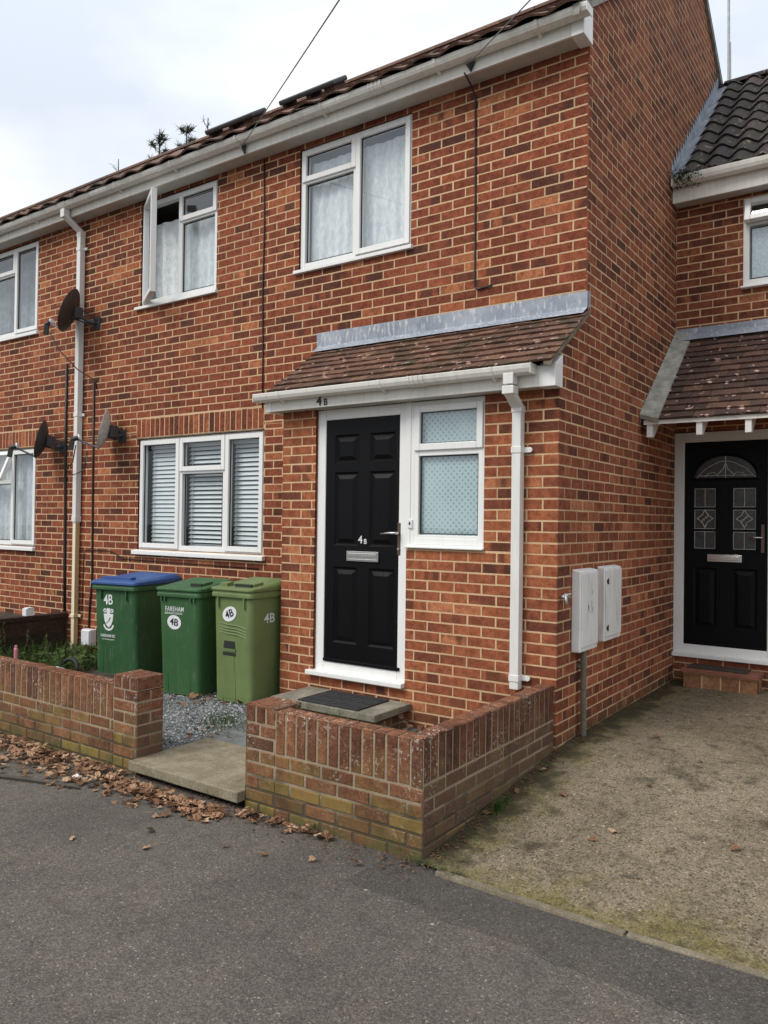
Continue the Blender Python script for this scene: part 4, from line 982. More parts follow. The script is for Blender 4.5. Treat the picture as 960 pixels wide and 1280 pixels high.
# canopy over the linked house door
cy0, cz0 = 1.765, 2.315; cs_ = (3.235-2.315)/(LG-1.765)
can = MB(); plain_tiles(can, .10, 3.0, cy0, cz0, cs_, math.hypot(LG-cy0, cs_*(LG-cy0))-.01)
c2 = can.build('door_canopy', 'tile_plum', h2, attr=True)
t = MB(); stepped(t, cy0-.02, cz0-.03, LG, cz0+cs_*(LG-cy0), .0, .095, 15); t.build('flashing', 'lead', c2)
t = MB()
ua = [(.005, cy0-.03, cz0+.055), (.16, cy0-.035, cz0+.012), (.16, LG, cz0+cs_*(LG-cy0)+.04), (.005, LG, cz0+cs_*(LG-cy0)+.075)]
t.add(ua+[(p[0], p[1]+.01, p[2]-.035) for p in ua], [(0, 1, 2, 3), (0, 4, 5, 1), (1, 5, 6, 2)]); t.build('cement_fillet', 'fillet', c2)
t = MB(); zt = cz0+cs_*(LG-cy0)
t.add([(.0, LG-.008, zt+.03), (3, LG-.008, zt+.03), (3, LG-.008, zt+.095), (.0, LG-.008, zt+.085)], [(0, 1, 2, 3)])
t.add([(.0, LG-.008, zt+.032), (3, LG-.008, zt+.032), (3, LG-.13, zt-.05), (.0, LG-.13, zt-.05)], [(3, 2, 1, 0)])
t.build('top_flashing', 'lead', c2)
t = MB()
for k in range(2): pass
t.add([(.03, cy0+.005, cz0-.035), (3, cy0+.005, cz0-.035), (3, cy0+.005, cz0+.005), (.03, cy0+.005, cz0+.005), (.03, LG, zt-.045), (3, LG, zt-.045)], [(0, 1, 2, 3), (1, 0, 4, 5)])
t.build('eaves_board', 'fascia', c2)
for x in (.075, .475, .845, 1.25, 1.65, 2.05):
    t = MB(); hgt = .105
    ys = [(cy0+.02, cz0-.035), (cy0+.02, cz0-.035-hgt), (cy0+.07, cz0-.035-hgt), (LG, cz0+cs_*(LG-cy0-.02)-.22), (LG, zt-.05)]
    vs = [(x-.024, y, z) for y, z in ys]+[(x+.024, y, z) for y, z in ys]
    t.add(vs, [(0, 1, 2, 3, 4), (9, 8, 7, 6, 5)]+[(i, 5+i, 5+(i+1) % 5, (i+1) % 5) for i in range(5)]); t.build('rafter_end', 'upvc', c2, bevel=0.003)
# moss growing in the gutter end
mb = MB()
for i in range(900):
    a = R.uniform(0, 6.28); x = R.gauss(.13, .065); y = LG-.225+R.gauss(0, .04); z = 4.695+R.gauss(.0, .03)-abs(R.gauss(0, .012))
    d = Vector((R.gauss(0, 1), R.gauss(0, 1)-.4, R.gauss(.4, 1))).normalized()*R.uniform(.02, .05); p = Vector((x, y, z)); s = d.cross(Vector((R.random(), R.random(), R.random()))).normalized()*.006
    mb.add([tuple(p-s), tuple(p+s), tuple(p+d)], [(0, 1, 2)])
tag(mb.build('moss_clump', 'moss'), 'dark green moss clump in the gutter end of the linked house', 'moss')

# brick door step with mat
st = thing('door_step', 'small brick step with red quarry tile top under the linked house door', 'step', (.47, LG-.14, -.06))
mb = MB(); w = Wall(mb, (.165, LG-.27, 0), (1, 0, 0), (0, 0, 1)); w.stretcher(0, .62, -.06, .075, base=-.06, bh=.135, bl=.16, flip=0); w.mortar(0, .62, -.08, .078)
w = Wall(mb, (.785, LG-.27, 0), (0, 1, 0), (0, 0, 1)); w.stretcher(0, .26, -.06, .075, base=-.06, bh=.135, bl=.14); w.mortar(0, .26, -.08, .078)
w = Wall(mb, (.165, LG, 0), (0, -1, 0), (0, 0, 1)); w.stretcher(0, .27, -.06, .075, base=-.06, bh=.135, bl=.14); w.mortar(0, .27, -.08, .078)
mb.build('brick_base', ['brick_step', 'mortar'], st, attr=True)
t = MB(); t.box(.145, .805, LG-.295, LG-.012, .079, .118); t.build('tread', 'quarry', st, bevel=0.006)
t = MB(); t.box(.19, .70, LG-.25, LG-.03, .1185, .130); tag(t.build('door_mat', 'mat_brown', bevel=0.003), 'worn brown mat lying on the small brick step', 'mat')

# ------------------------------------------------------------------ meter boxes, conduit, tap
for (ya, yb, za, zb, lab, pj) in ((.245, .585, .548, 1.108, 'larger weathered white meter box nearer the porch corner', .068), (.745, 1.12, .565, 1.110, 'white meter box with small black latches, farther along the gable wall', .062)):
    mbx = thing('meter_box', lab, 'meter box', (.03, (ya+yb)/2, za), group='meter boxes on the gable wall')
    t = MB(); t.add([(.001, ya, za), (pj, ya, za), (pj, yb, za), (.001, yb, za), (.001, ya, zb+.012), (pj, ya, zb), (pj, yb, zb), (.001, yb, zb+.012)], [(3, 2, 1, 0), (4, 5, 6, 7), (0, 1, 5, 4), (1, 2, 6, 5), (2, 3, 7, 6), (3, 0, 4, 7)]); t.build('case', 'meter', mbx, bevel=0.010, segs=3)
    t = MB(); t.box(pj+.0005, pj+.008, ya+.014, yb-.014, za+.035, zb-.016); t.build('door', 'meter', mbx, bevel=0.004)
    t = MB()
    if ya > .5:
        for z in (za+.10, zb-.10): t.box(pj+.008, pj+.013, ya+.025, ya+.05, z-.014, z+.014); t.box(pj+.0085, pj+.0125, ya+.05, ya+.062, z-.022, z+.022)
        t.build('latch', 'black', mbx)
    else:
        for k in range(9):
            y_, z_ = ya+.12+R.uniform(0, .1), zb-.22+R.uniform(-.09, .06); t.box(pj+.0078, pj+.0086, y_, y_+.006, z_, z_+R.uniform(.01, .045))
        t.build('scuff_marks', 'wire', mbx)
t = MB(); t.tube([(.043, .375, .55), (.044, .378, .30), (.043, .385, -.09)], .021, 12); t.box(.001, .05, .35, .40, .43, .455)
tag(t.build('conduit_pipe', 'conduit', smooth=False), 'grey conduit pipe running from the nearer meter box down to the driveway', 'pipe')
t = MB(); t.tube([(.0, .055, .945), (.045, .05, .945)], .014, 8); t.tube([(.045, .03, .96), (.045, .085, .935)], .012, 8); t.tube([(.045, .03, .96), (.06, .02, .90)], .010, 8); t.tube([(.02, .10, .955), (.05, .13, .96)], .008, 6)
tag(t.build('wall_bracket', 'galv', smooth=True), 'small rusty metal bracket on the gable wall beside the nearer meter box', 'bracket')

# ------------------------------------------------------------------ boundary walls
OT = (0.5, 0.9, 0.6)
rw = thing('boundary_wall', 'low L-shaped brick wall with soldier coping, right of the paved entrance', 'garden wall', (-.6, -1.63, PZ))
mb = MB()
YF = -1.63
def face(O, U, ln, z0, z1, zt, tone=OT, sold=True, base=None, V=(0, 0, 1), flip=0):
    if base is None: base = z1-.075*8
    w = Wall(mb, O, U, V, ch=0.005)
    w.stretcher(0, ln, z0, z1, base=base, anchor=0.0, tone=tone, flip=flip, bl=.222)
    if sold: w.soldier(0, ln, z1+.006, zt, tone=tone)
    w.mortar(0, ln, z0, zt-.004, d=-.004)
    return w
zs, zt = .112, .356
face((-1.0, YF, 0), (1, 0, 0), .985, -.31, zs, zt)                  # street face
face((-1.232, YF, 0), (1, 0, 0), .232, -.29, .2615, .265, sold=False, base=.2615-.075*8)   # pier
w = Wall(mb, (-1.232, YF, 0), (1, 0, 0), (0, 0, 1), ch=.005); w.soldier(0, .232, .268, .368, tone=OT, pitch=.077); w.mortar(0, .232, .26, .366, d=-.004)
face((-.015, YF, 0), (0, 1, 0), 1.625, -.31, zs+.018, zt+.006, flip=1, tone=(.18, .5, .9))  # driveway face
w = Wall(mb, (-1.232, YF+.225, 0), (0, -1, 0), (0, 0, 1), ch=.005); w.stretcher(0, .225, -.29, .366, base=.2615-.075*8, tone=OT); w.mortar(0, .225, -.29, .366, d=-.004)
w = Wall(mb, (-1.232, YF, .369), (1, 0, 0), (0, 1, 0), ch=.005)
for i in range(3): w.brick([(.004+i*.077, .0), (.072+i*.077, .0), (.072+i*.077, .215), (.004+i*.077, .215)], (R.uniform(.4, .8), .1, R.random(), 1))
w.mortar(0, .232, 0, .215, d=-.004)
w = Wall(mb, (-1.0, YF, 0), (0, 1, 0), (0, 0, 1), ch=.005); w.stretcher(0, .22, .30, .367, base=.2615, bh=.105, tone=OT); w.mortar(0, .22, .30, .367, d=-.004)
w = Wall(mb, (-1.0, YF+.225, 0), (-1, 0, 0), (0, 0, 1), ch=.005); w.stretcher(0, .232, -.29, .366, base=.2615-.075*8, tone=OT); w.mortar(0, .232, -.29, .366, d=-.004)
w = Wall(mb, (-1.0, YF, zt), (1, 0, 0), (0, 1, 0), ch=.005); w.soldier(.0, .985, 0.001, .104, tone=(.6, .6, .4)); w.mortar(0, .985, 0, .105, d=-.005)
w = Wall(mb, (-.118, YF+.105, zt+.006), (1, 0, 0), (0, 1, 0), ch=.005)
for j in range(20): w.brick([(0.001, j*.076+.004), (.102, j*.076+.004), (.102, j*.076+.072), (.001, j*.076+.072)], (R.uniform(.3, .8), .3, R.random(), 1))
w.mortar(0, .103, 0, 1.52, d=-.005)
w = Wall(mb, (-.12, -.0, 0), (0, -1, 0), (0, 0, 1), ch=.005); w.stretcher(0, 1.52, -.15, zt, base=-.2625, tone=OT); w.mortar(0, 1.52, -.15, zt, d=-.004)
w = Wall(mb, (-.12, YF+.105, 0), (-1, 0, 0), (0, 0, 1), ch=.005); w.stretcher(0, .9, -.15, zt, base=-.2625, tone=OT); w.mortar(0, .9, -.15, zt, d=-.004)
mb.build('brickwork', ['brick_old', 'mortar_old'], rw, attr=True)

lw = thing('boundary_wall', 'long low brick garden wall with brick-on-end coping and end pier, left of the paved entrance', 'garden wall', (-4.2, -1.63, PZ))
mb = MB()
zs, zt = .078, .320
face((-7.5, YF, 0), (1, 0, 0), 5.03, -.31, zs, zt, tone=(.55, .9, .5))
face((-2.47, YF, 0), (1, 0, 0), .25, -.31, .298, .38, sold=False)
w = Wall(mb, (-2.47, YF, 0), (1, 0, 0), (0, 0, 1), ch=.005); w.soldier(0, .25, .30, .384, tone=(.45, .7, .5), pitch=.083)
face((-2.22, YF, 0), (0, 1, 0), .215, -.31, .298, .30, sold=False)
w = Wall(mb, (-2.22, YF, 0), (0, 1, 0), (0, 0, 1), ch=.005); w.brick([(0.002, .302), (.213, .302), (.213, .384), (.002, .384)], (.5, .1, .3, 1)); w.mortar(0, .215, .29, .382, d=-.004)
w = Wall(mb, (-2.47, YF, .385), (1, 0, 0), (0, 1, 0), ch=.005)
for i in range(3): w.brick([(.003+i*.083, .001), (.076+i*.083, .001), (.076+i*.083, .213), (.003+i*.083, .213)], (R.uniform(.35, .7), .1, R.random(), 1))
w.mortar(0, .25, 0, .215, d=-.005)
w = Wall(mb, (-7.5, YF, zt), (1, 0, 0), (0, 1, 0), ch=.005); w.soldier(0, 5.03, .001, .103, tone=(.55, .7, .4)); w.mortar(0, 5.03, 0, .105, d=-.005)
w = Wall(mb, (-2.47, YF+.105, 0), (-1, 0, 0), (0, 0, 1), ch=.005); w.stretcher(0, 5.03, -.15, zt, base=-.295, tone=OT); w.mortar(0, 5.03, -.15, zt, d=-.004)
w = Wall(mb, (-2.22, YF+.215, 0), (-1, 0, 0), (0, 0, 1), ch=.005); w.stretcher(0, .25, -.15, .384, base=-.295, tone=OT); w.mortar(0, .25, -.15, .384, d=-.004)
mb.build('brickwork', ['brick_old', 'mortar_old'], lw, attr=True)

dw = thing('dividing_wall', 'dark brown block wall dividing the two front gardens below the dishes', 'garden wall', (-6.3, -.4, GZ))
mb = MB(); w = Wall(mb, (-6.28, -1.5, 0), (0, 1, 0), (0, 0, 1), ch=.006)
w.stretcher(0, 1.995, -.12, .255, base=-.13, bh=.195, bl=.44, tone=(.4, .8, .5)); w.mortar(0, 1.995, -.12, .258, d=-.004)
w.O = Vector((-6.27, -1.5, 0)); w.stretcher(0, 1.995, .262, .315, base=.26, bh=.06, bl=.44, tone=(.6, .8, .3))
mb.box(-6.40, -6.272, -1.5, .498, .258, .313, (.5, .1, .4, 1)); mb.box(-6.395, -6.30, -1.5, .498, -.12, .258, (.4, 0, .4, 1), 0)
mb.build('blockwork', ['brick_dark', 'mortar_dark'], dw, attr=True)
mb = MB()
for z in (.03,): mb.box(-6.272, -6.255, -1.2, .35, -.11, .11)
tag(mb.build('plank', 'brick_dark', bevel=.004), 'dark plank leaning against the dividing wall', 'plank')
t = MB(); t.box(-6.36, -6.28, -.015, .085, .316, .40); t.box(-6.35, -6.275, .0, .07, .40, .41); tag(t.build('white_block', 'box_white', bevel=.006), 'small white plastic box standing on the dark dividing wall', 'box')
jb = thing('junction_box', 'white junction box low on the house wall beside the blue-lidded bin', 'box', (-5.79, D-.03, -.02))
t = MB(); t.box(-5.875, -5.715, D-.085, D-.001, -.02, .168); t.build('case', 'box_white', jb, bevel=.008)
t = MB(); t.box(-5.868, -5.722, D-.098, D-.086, -.012, .160); t.build('cover', 'box_white', jb, bevel=.006)

# ------------------------------------------------------------------ paving slabs and step
def slabbox(mb, x0, x1, y0, y1, z0, z1):
    n = 10; top = []
    mb.box(x0, x1, y0, y1, z0, z1)
t = MB(); slabbox(t, -2.225, -1.232, -1.690, -.58, -.200, -.136)
tag(t.build('paving_slab', 'slab', bevel=.008), 'pale concrete paving slab bridging the gap between the two garden walls', 'slab')
stp = thing('front_step', 'stone step slab on a brick base below the black 4B door', 'step', (-1.6, -.22, GZ))
t = MB(); t.box(-2.12, -1.135, -.475, -.008, .030, .082); t.build('tread', 'step_stone', stp, bevel=.006)
mb = MB(); w = Wall(mb, (-2.08, -.43, 0), (1, 0, 0), (0, 0, 1)); w.stretcher(0, .90, -.2, .028, base=-.2, tone=(.5, .6, .4)); w.mortar(0, .90, -.2, .029)
w = Wall(mb, (-1.18, -.43, 0), (0, 1, 0), (0, 0, 1)); w.stretcher(0, .42, -.2, .028, base=-.2, tone=(.5, .6, .4)); w.mortar(0, .42, -.2, .029)
mb.build('base', ['brick_old', 'mortar_old'], stp, attr=True)
t = MB(); t.box(-1.86, -1.30, -.455, -.055, .083, .094)
for i in range(5):
    for j in range(3): t.tube([(-1.80+i*.11+.04*math.cos(a), -.39+j*.13+.04*math.sin(a), .095) for a in [k*math.pi/5 for k in range(11)]], .003, 4)
tag(t.build('door_mat', 'mat', bevel=.002), 'black rubber doormat lying on the stone step of 4B', 'mat')

# ------------------------------------------------------------------ wheelie bins
def rrect(w, d, r, z, n=5, yo=0.0, xo=0.0):
    pts = []
    for (cx, cy, a0) in ((w/2-r, -d/2+r, -90), (w/2-r, d/2-r, 0), (-w/2+r, d/2-r, 90), (-w/2+r, -d/2+r, 180)):
        for k in range(n+1):
            a = rad(a0+90*k/n); pts.append((xo+cx+r*math.cos(a), yo+cy+r*math.sin(a), z))
    return pts
def wheelie(label, loc, rz, W, Dp, H, body, lid, wb, db, lidz, style):
    root = thing('wheelie_bin', label, 'wheelie bin', loc, rz, 'wheelie bins under the window')
    def b(t, name, mat, par=root, **k):
        o = t.build(name, mat, None, **k); adopt(o, par, True); return o
    t = MB()
    rg = []
    for (f, rr) in ((0, .04), (.03, .055), (.5, .055), (.93, .05), (1.0, .05)):
        ww, dd = wb+(W*.93-wb)*f, db+(Dp*.90-db)*f
        rg.append(rrect(ww, dd, rr, H*f if f > 0 else 0.012, yo=(db-dd)/2*0.0))
    t.loft(rg)
    bo = b(t, 'body', body, smooth=True)
    md = bo.modifiers.new('edges', 'EDGE_SPLIT'); md.split_angle = rad(50)
    t = MB(); t.loft([rrect(W*.97, Dp*.95, .05, H-.055), rrect(W, Dp*.98, .05, H-.048), rrect(W, Dp*.98, .05, H-.022), rrect(W*.985, Dp*.965, .05, H-.018), rrect(W*.985, Dp*.965, .05, H+.0)])
    o = b(t, 'rim', body); o.modifiers.new('b', 'BEVEL').width = .003
    # front face position as a function of height (tapered)
    def fy(z): return -(db+(Dp*.90-db)*z/H)/2
    t = MB()
    for s in (-1, 1):
        for k in ((.60,) if style == 'a' else (.62, .78) if style == 'b' else (.66,)):
            x = s*W*.93/2*k; t.box(x-.006, x+.006, fy(H*.9)-.020, fy(H*.9)+.02, H-(.09 if style == 'b' else .14), H-.05)
    if style == 'c':
        for z in (H*.62, H*.645, H*.67, H*.70): t.tube([(-W*.34, fy(z)+.004, z+.012), (-W*.1, fy(z)-.003, z), (W*.12, fy(z)-.003, z-.002), (W*.34, fy(z)+.004, z-.022)], .005, 6)
        for x in (-.105, .035): t.box(x-.007, x+.007, fy(0)-.006-.0, fy(0)+.05, .02, H*.42)
        x = .0
        t.add([(-.10, fy(H*.5)-.008, H*.485), (.045, fy(H*.5)-.008, H*.485), (.045, fy(H*.5)+.03, H*.485), (-.10, fy(H*.5)+.03, H*.485), (-.10, fy(H*.5)-.006, H*.46), (.045, fy(H*.5)-.006, H*.46)], [(0, 1, 2, 3), (0, 4, 5, 1)])
    else:
        for x in (-wb*.30, wb*.30): t.add([(x-.006, fy(.03)-.004, .03), (x+.006, fy(.03)-.004, .03), (x+.004, fy(H*.55)+.003, H*.55), (x-.004, fy(H*.55)+.003, H*.55)], [(0, 1, 2, 3)])
    b(t, 'front_rib', body)
    if style == 'c':
        t = MB(); z0, z1 = H*.49, H*.555
        t.add([(-.095, fy(z0)-.003, z0), (.040, fy(z0)-.003, z0), (.034, fy(z1)-.003, z1), (-.085, fy(z1)-.003, z1)], [(0, 1, 2, 3)]); b(t, 'lift_pocket', 'rubber')
        t = MB(); t.add([(-.098, fy(.04)-.003, .04), (.028, fy(.04)-.003, .04), (.028, fy(H*.45)-.003, H*.45), (-.098, fy(H*.45)-.003, H*.45)], [(0, 1, 2, 3)]); b(t, 'front_channel', body)
        t = MB(); t.add([(-.10, fy(H*.45)-.0045, H*.452), (.045, fy(H*.45)-.0045, H*.452), (.045, fy(H*.43)-.0045, H*.425), (-.10, fy(H*.43)-.0045, H*.425)], [(3, 2, 1, 0)]); b(t, 'channel_shade', 'rubber')
    # lid: sloping up to the back, rounded shell
    h0, h1 = lidz
    def lidring(s, z, tilt): return [(x*s, y*s+(1-s)*0.0, z+(y/Dp+.5)*tilt) for (x, y, _) in rrect(W*1.01, Dp*1.0, .05, 0)]
    tilt = h1-h0
    t = MB(); t.loft([lidring(1.0, H+.002, 0), lidring(1.005, H+.012, 0), lidring(1.0, H+.02+h0*.3, tilt*.35), lidring(.95, H+h0*.7+.012, tilt*.75), lidring(.86, H+h0+.012, tilt), lidring(.5, H+h0+.018, tilt)])
    o = b(t, 'lid', lid); o.modifiers.new('b', 'BEVEL').width = .004
    lidtop = lambda y: H+h0+.016+(y*.9/Dp+.5)*tilt
    t = MB()
    for (xa, xb_, ya, yb_) in (((-.02, W*.36, -Dp*.30, -Dp*.1), (-W*.40, -W*.22, -Dp*.36, -Dp*.22)) if style == 'c' else ((W*.1, W*.38, -Dp*.25, -Dp*.02),) if style == 'b' else ((-W*.34, W*.30, -Dp*.40, -Dp*.30),)):
        t.add([(xa, ya, lidtop(ya)+.014), (xb_, ya, lidtop(ya)+.014), (xb_, yb_, lidtop(yb_)+.016), (xa, yb_, lidtop(yb_)+.016), (xa, ya, lidtop(ya)-.02), (xb_, ya, lidtop(ya)-.02), (xb_, yb_, lidtop(yb_)-.02), (xa, yb_, lidtop(yb_)-.02)],
              [(0, 1, 2, 3), (0, 4, 5, 1), (1, 5, 6, 2), (2, 6, 7, 3), (3, 7, 4, 0)])
    o = b(t, 'lid_moulding', lid)
    if style != 'a':
        t = MB()
        for (xa, xb_, ya, yb_) in (((-.03, W*.33, -Dp*.34, -Dp*.305),) if style == 'c' else ((W*.12, W*.36, -Dp*.29, -Dp*.255),)):
            t.box(xa, xb_, ya, yb_, lidtop(ya)-.02, lidtop(ya)+.012)
        b(t, 'lid_recess', 'rubber')
    t = MB(); t.tube([(-W*.40, Dp*.5+.035, H+.01), (W*.40, Dp*.5+.035, H+.01)], .015, 8)
    for s in (-1, 1): t.box(s*W*.36-.02, s*W*.36+.02, Dp*.46, Dp*.5+.03, H-.02, H+.02)
    b(t, 'handle', body)
    for s in (-1, 1):
        t = MB(); y = db/2+.05
        t.tube([(s*(wb/2-.05), y, .10), (s*(wb/2-.002), y, .10)], .10, 18); b(t, 'wheel', 'rubber')
    def put(name, s, mat, x, z, size, fat=0.0, side=0, xs=1.0, rot=0.0, dep=0.004):
        if side == 0:
            o_ = (x, fy(z)-.0005, z); u = Vector((math.cos(rot), 0, math.sin(rot))); sl = (Dp*.90-db)/2/H
            v = Vector((-math.sin(rot), -sl*math.cos(rot), math.cos(rot)))
            return text(name, s, mat, root, o_, u, v, size, fat, dep, True, xs, True)
        xx = (wb+(W*.93-wb)*z/H)/2+.0005; sl = (W*.93-wb)/2/H
        return text(name, s, mat, root, (xx, x, z), (0, 1, 0), (sl, 0, 1), size, fat, dep, True, xs, True)
    def oval(x, z, rx, rz_, rot):
        sl = (Dp*.90-db)/2/H; t = MB()
        vs = []
        for k in range(28):
            a = 6.2832*k/28; ca, sa = rx*math.cos(a), rz_*math.sin(a)
            px_, pz_ = ca*math.cos(rot)-sa*math.sin(rot), ca*math.sin(rot)+sa*math.cos(rot); vs.append((x+px_, fy(z+pz_)-.0038, z+pz_))
        t.add(vs, [tuple(range(28))]); b(t, 'sticker', 'box_white')
    return root, put, oval, fy, b
# recycling bin, blue lid
r1, put, oval, fy, bb = wheelie('large dark green wheelie bin with a blue lid, white 4B and crest', (-4.50, .11, GZ), rad(10), .575, .70, .885, 'bin_a', 'bin_blue', .515, .56, (.035, .075), 'a')
put('lettering', '4B', 'white_letter', -.075, .735, .135, .018, xs=.80)
t = MB()
def shp(pts): t.add([(x-.075, fy(z+.555)-.0038, z+.555) for x, z in pts], [tuple(range(len(pts)))])
shp([(-.062, .045), (-.052, -.02), (-.03, -.065), (0, -.09), (.03, -.065), (.052, -.02), (.062, .045), (.022, .045), (.02, .10), (-.02, .10), (-.022, .045)])
for s in (-1, 1): shp([(s*.044+.021*math.cos(a)*1, .076+.021*math.sin(a)) for a in [6.2832*k/14 for k in range(14)]])
for k in range(8):
    a0, a1 = math.pi*(1.04+.92*k/8), math.pi*(1.04+.92*(k+1)/8)
    shp([(.068*math.cos(a0), -.055+.065*math.sin(a0)), (.068*math.cos(a1), -.055+.065*math.sin(a1)), (.050*math.cos(a1), -.055+.045*math.sin(a1)), (.050*math.cos(a0), -.055+.045*math.sin(a0))][::1])
bb(t, 'crest', 'white_letter')
t = MB()
def shp2(pts): t.add([(x-.075, fy(z+.555)-.0050, z+.555) for x, z in pts], [tuple(range(len(pts)))])
shp2([(-.006, -.03), (.006, -.03), (.03, .01), (.02, .016)]); shp2([(-.03, -.045), (-.022, -.05), (-.01, -.035), (-.016, -.03)])
for s in (-1, 1): shp2([(s*.044+.009*math.cos(a), .076+.009*math.sin(a)) for a in [6.2832*k/10 for k in range(10)]])
bb(t, 'crest_detail', 'bin_a')
put('lettering', 'FAREHAM BC', 'white_letter', -.085, .385, .040, .012, xs=.80)
put('lettering', 'www.fareham.gov.uk', 'white_letter', -.085, .352, .019, .006)
# middle bin
r2_, put, oval, fy, bb = wheelie('narrow mid green wheelie bin with FAREHAM lettering and oval 4B sticker', (-3.345, -.14, GZ), rad(10), .485, .545, .905, 'bin_b', 'bin_b', .40, .44, (.022, .075), 'b')
put('lettering', 'FAREHAM', 'white_letter', -.04, .748, .060, .004, xs=.78)
put('lettering', 'BOROUGH COUNCIL', 'white_letter', -.05, .712, .026, .010, xs=.76)
oval(-.045, .635, .075, .062, rad(-8)); put('lettering', '4B', 'dark_letter', -.045, .635, .085, .012, rot=rad(-8), dep=.006)
# right bin
r3, put, oval, fy, bb = wheelie('faded light green wheelie bin against the porch with 4B on front and side', (-2.745, -.045, GZ), rad(2), .475, .56, .935, 'bin_c', 'bin_c', .405, .47, (.018, .075), 'c')
oval(-.025, .745, .082, .060, rad(24)); put('lettering', '4B', 'dark_letter', -.025, .745, .088, .014, rot=rad(22), dep=.006)
put('lettering', '4B', 'white_letter', -.03, .705, .110, .02, side=1, xs=1.15)

# ------------------------------------------------------------------ satellite dishes
def dish(label, c, nrm, up, W, H, mat, lnb, mount, armmat='black', back=True):
    root = thing('satellite_dish', label, 'satellite dish', mount, 0, 'satellite dishes on the wall')
    c = Vector(c); n = Vector(nrm).normalized(); u = Vector(up); u = (u-n*u.dot(n)).normalized(); s = u.cross(n)
    def rg(f, dz): return [tuple(c+s*(W/2*f*math.cos(a))+u*(H/2*f*math.sin(a))+n*dz) for a in [6.2832*k/28 for k in range(28)]]
    t = MB(); dep = .075
    rings = [rg(f, dep*(f*f-1)) for f in (.02, .35, .65, .85, 1.0)]+[rg(1.02, .004)]+[rg(f, dep*(f*f-1)+.008) for f in (.98, .7, .35, .02)]
    t.loft(rings); t.build('reflector', mat, root, smooth=True)
    lnb = Vector(lnb); mount = Vector(mount)
    t = MB(); low = c-u*(H*.46)+n*0.0; t.tube([tuple(c-u*H*.2-n*.06), tuple(low+n*.02), tuple(lnb)], .011, 6); t.build('feed_arm', armmat, root)
    d = (c-lnb).normalized(); t = MB()
    t.tube([tuple(lnb-d*.05), tuple(lnb+d*.04)], .026, 10); t.tube([tuple(lnb+d*.04), tuple(lnb+d*.055)], .034, 10, mat=1)
    q = Vector((0, 0, -1)); t.tube([tuple(lnb-d*.03), tuple(lnb-d*.05+q*.11)], [.030, .034], 4); t.build('receiver_head', ['black', 'box_white'], root)
    t = MB(); bk = c-n*.09
    t.tube([tuple(c-n*.06), tuple(bk), tuple(bk+(mount-bk)*.5+Vector((0, 0, -.03))), tuple(mount+Vector((0, -.05, 0))), tuple(mount)], .021, 8)
    for q_ in (-.07, .07): t.tube([tuple(bk+u*q_-n*-.02), tuple(mount+Vector((0, -.03, q_*.6)))], .008, 6)
    t.box(mount.x-.06, mount.x+.06, mount.y-.012, mount.y-.001, mount.z-.07, mount.z+.07); t.box(bk.x-.05, bk.x+.05, bk.y-.05, bk.y+.05, bk.z-.06, bk.z+.06)
    t.build('mount_bracket', 'dish_dark', root)
    return root
dish('brown-backed satellite dish mounted high on the wall beside the downpipe', (-5.97, .25, 3.78), (-.74, -.56, .36), (0, 0, 1), .44, .50, 'dish_back', (-6.25, .18, 3.655), (-5.80, D-.002, 3.66), 'wire')
dish('charcoal satellite dish mounted low on the wall left of the downpipe', (-6.54, .28, 2.345), (-.66, -.70, .22), (0, 0, 1), .42, .455, 'dish_dark', (-6.80, .1, 2.255), (-6.42, D-.002, 2.27))
dish('pale grey satellite dish mounted low on the wall right of the downpipe', (-5.36, .29, 2.395), (-.66, -.70, .22), (0, 0, 1), .42, .445, 'dish_pale', (-5.58, .1, 2.29), (-5.30, D-.002, 2.34), 'wire')

# ------------------------------------------------------------------ cables and wires
def cable(name, label, cat, pts, r, mat='cable', n=6, group=None, smooth=True):
    t = MB(); t.tube(pts, r, n); return tag(t.build(name, mat, smooth=smooth), label, cat, group)
yc = D-.010
cable('wall_cable', 'dark cable running down the wall from eaves to porch left of the bay joint', 'cable', [(-3.205, yc, 4.885), (-3.19, yc, 4.2), (-3.20, yc, 3.6), (-3.185, yc, 3.0), (-3.18, yc, 2.50)], .007)
cable('wall_cable', 'thin cable dropping from the eaves bracket and ending in a hook above the porch', 'cable', [(-.93, .32, 4.90), (-.93, .42, 4.86), (-.925, yc, 4.78), (-.92, yc, 4.2), (-.915, yc, 3.7), (-.915, yc, 3.29), (-.89, yc, 3.262), (-.80, yc, 3.27), (-.77, yc, 3.275), (-.765, D+.01, 3.275)], .0075)
cable('wall_cable', 'thick dark cable left of the tall downpipe running to the ground', 'cable', [(-6.37, yc, 3.25), (-6.365, yc-.003, 2.3), (-6.35, yc, 1.4), (-6.345, yc, .9), (-6.33, yc, .33)], .017)
cable('wall_cable', 'dark cable right of the tall downpipe running down to the junction box', 'cable', [(-5.83, yc, 2.98), (-5.825, yc, 2.0), (-5.815, yc, 1.2), (-5.805, yc, .7), (-5.84, yc, .45), (-5.85, yc, .17)], .012)
cable('dish_cable', 'thin black cable hanging from the high dish head down to the wall clip', 'cable', [(-6.25, .18, 3.56), (-6.12, .24, 3.33), (-5.95, .36, 3.12), (-5.80, yc, 3.00), (-5.78, yc, 2.90)], .006)
cable('dish_cable', 'looping cable hanging below the pale dish head across the downpipe', 'cable', [(-5.60, .12, 2.22), (-5.85, .25, 2.05), (-6.13, .34, 1.98), (-6.02, .37, 1.92), (-6.0, yc, 1.98), (-5.95, yc, 2.2)], .006)
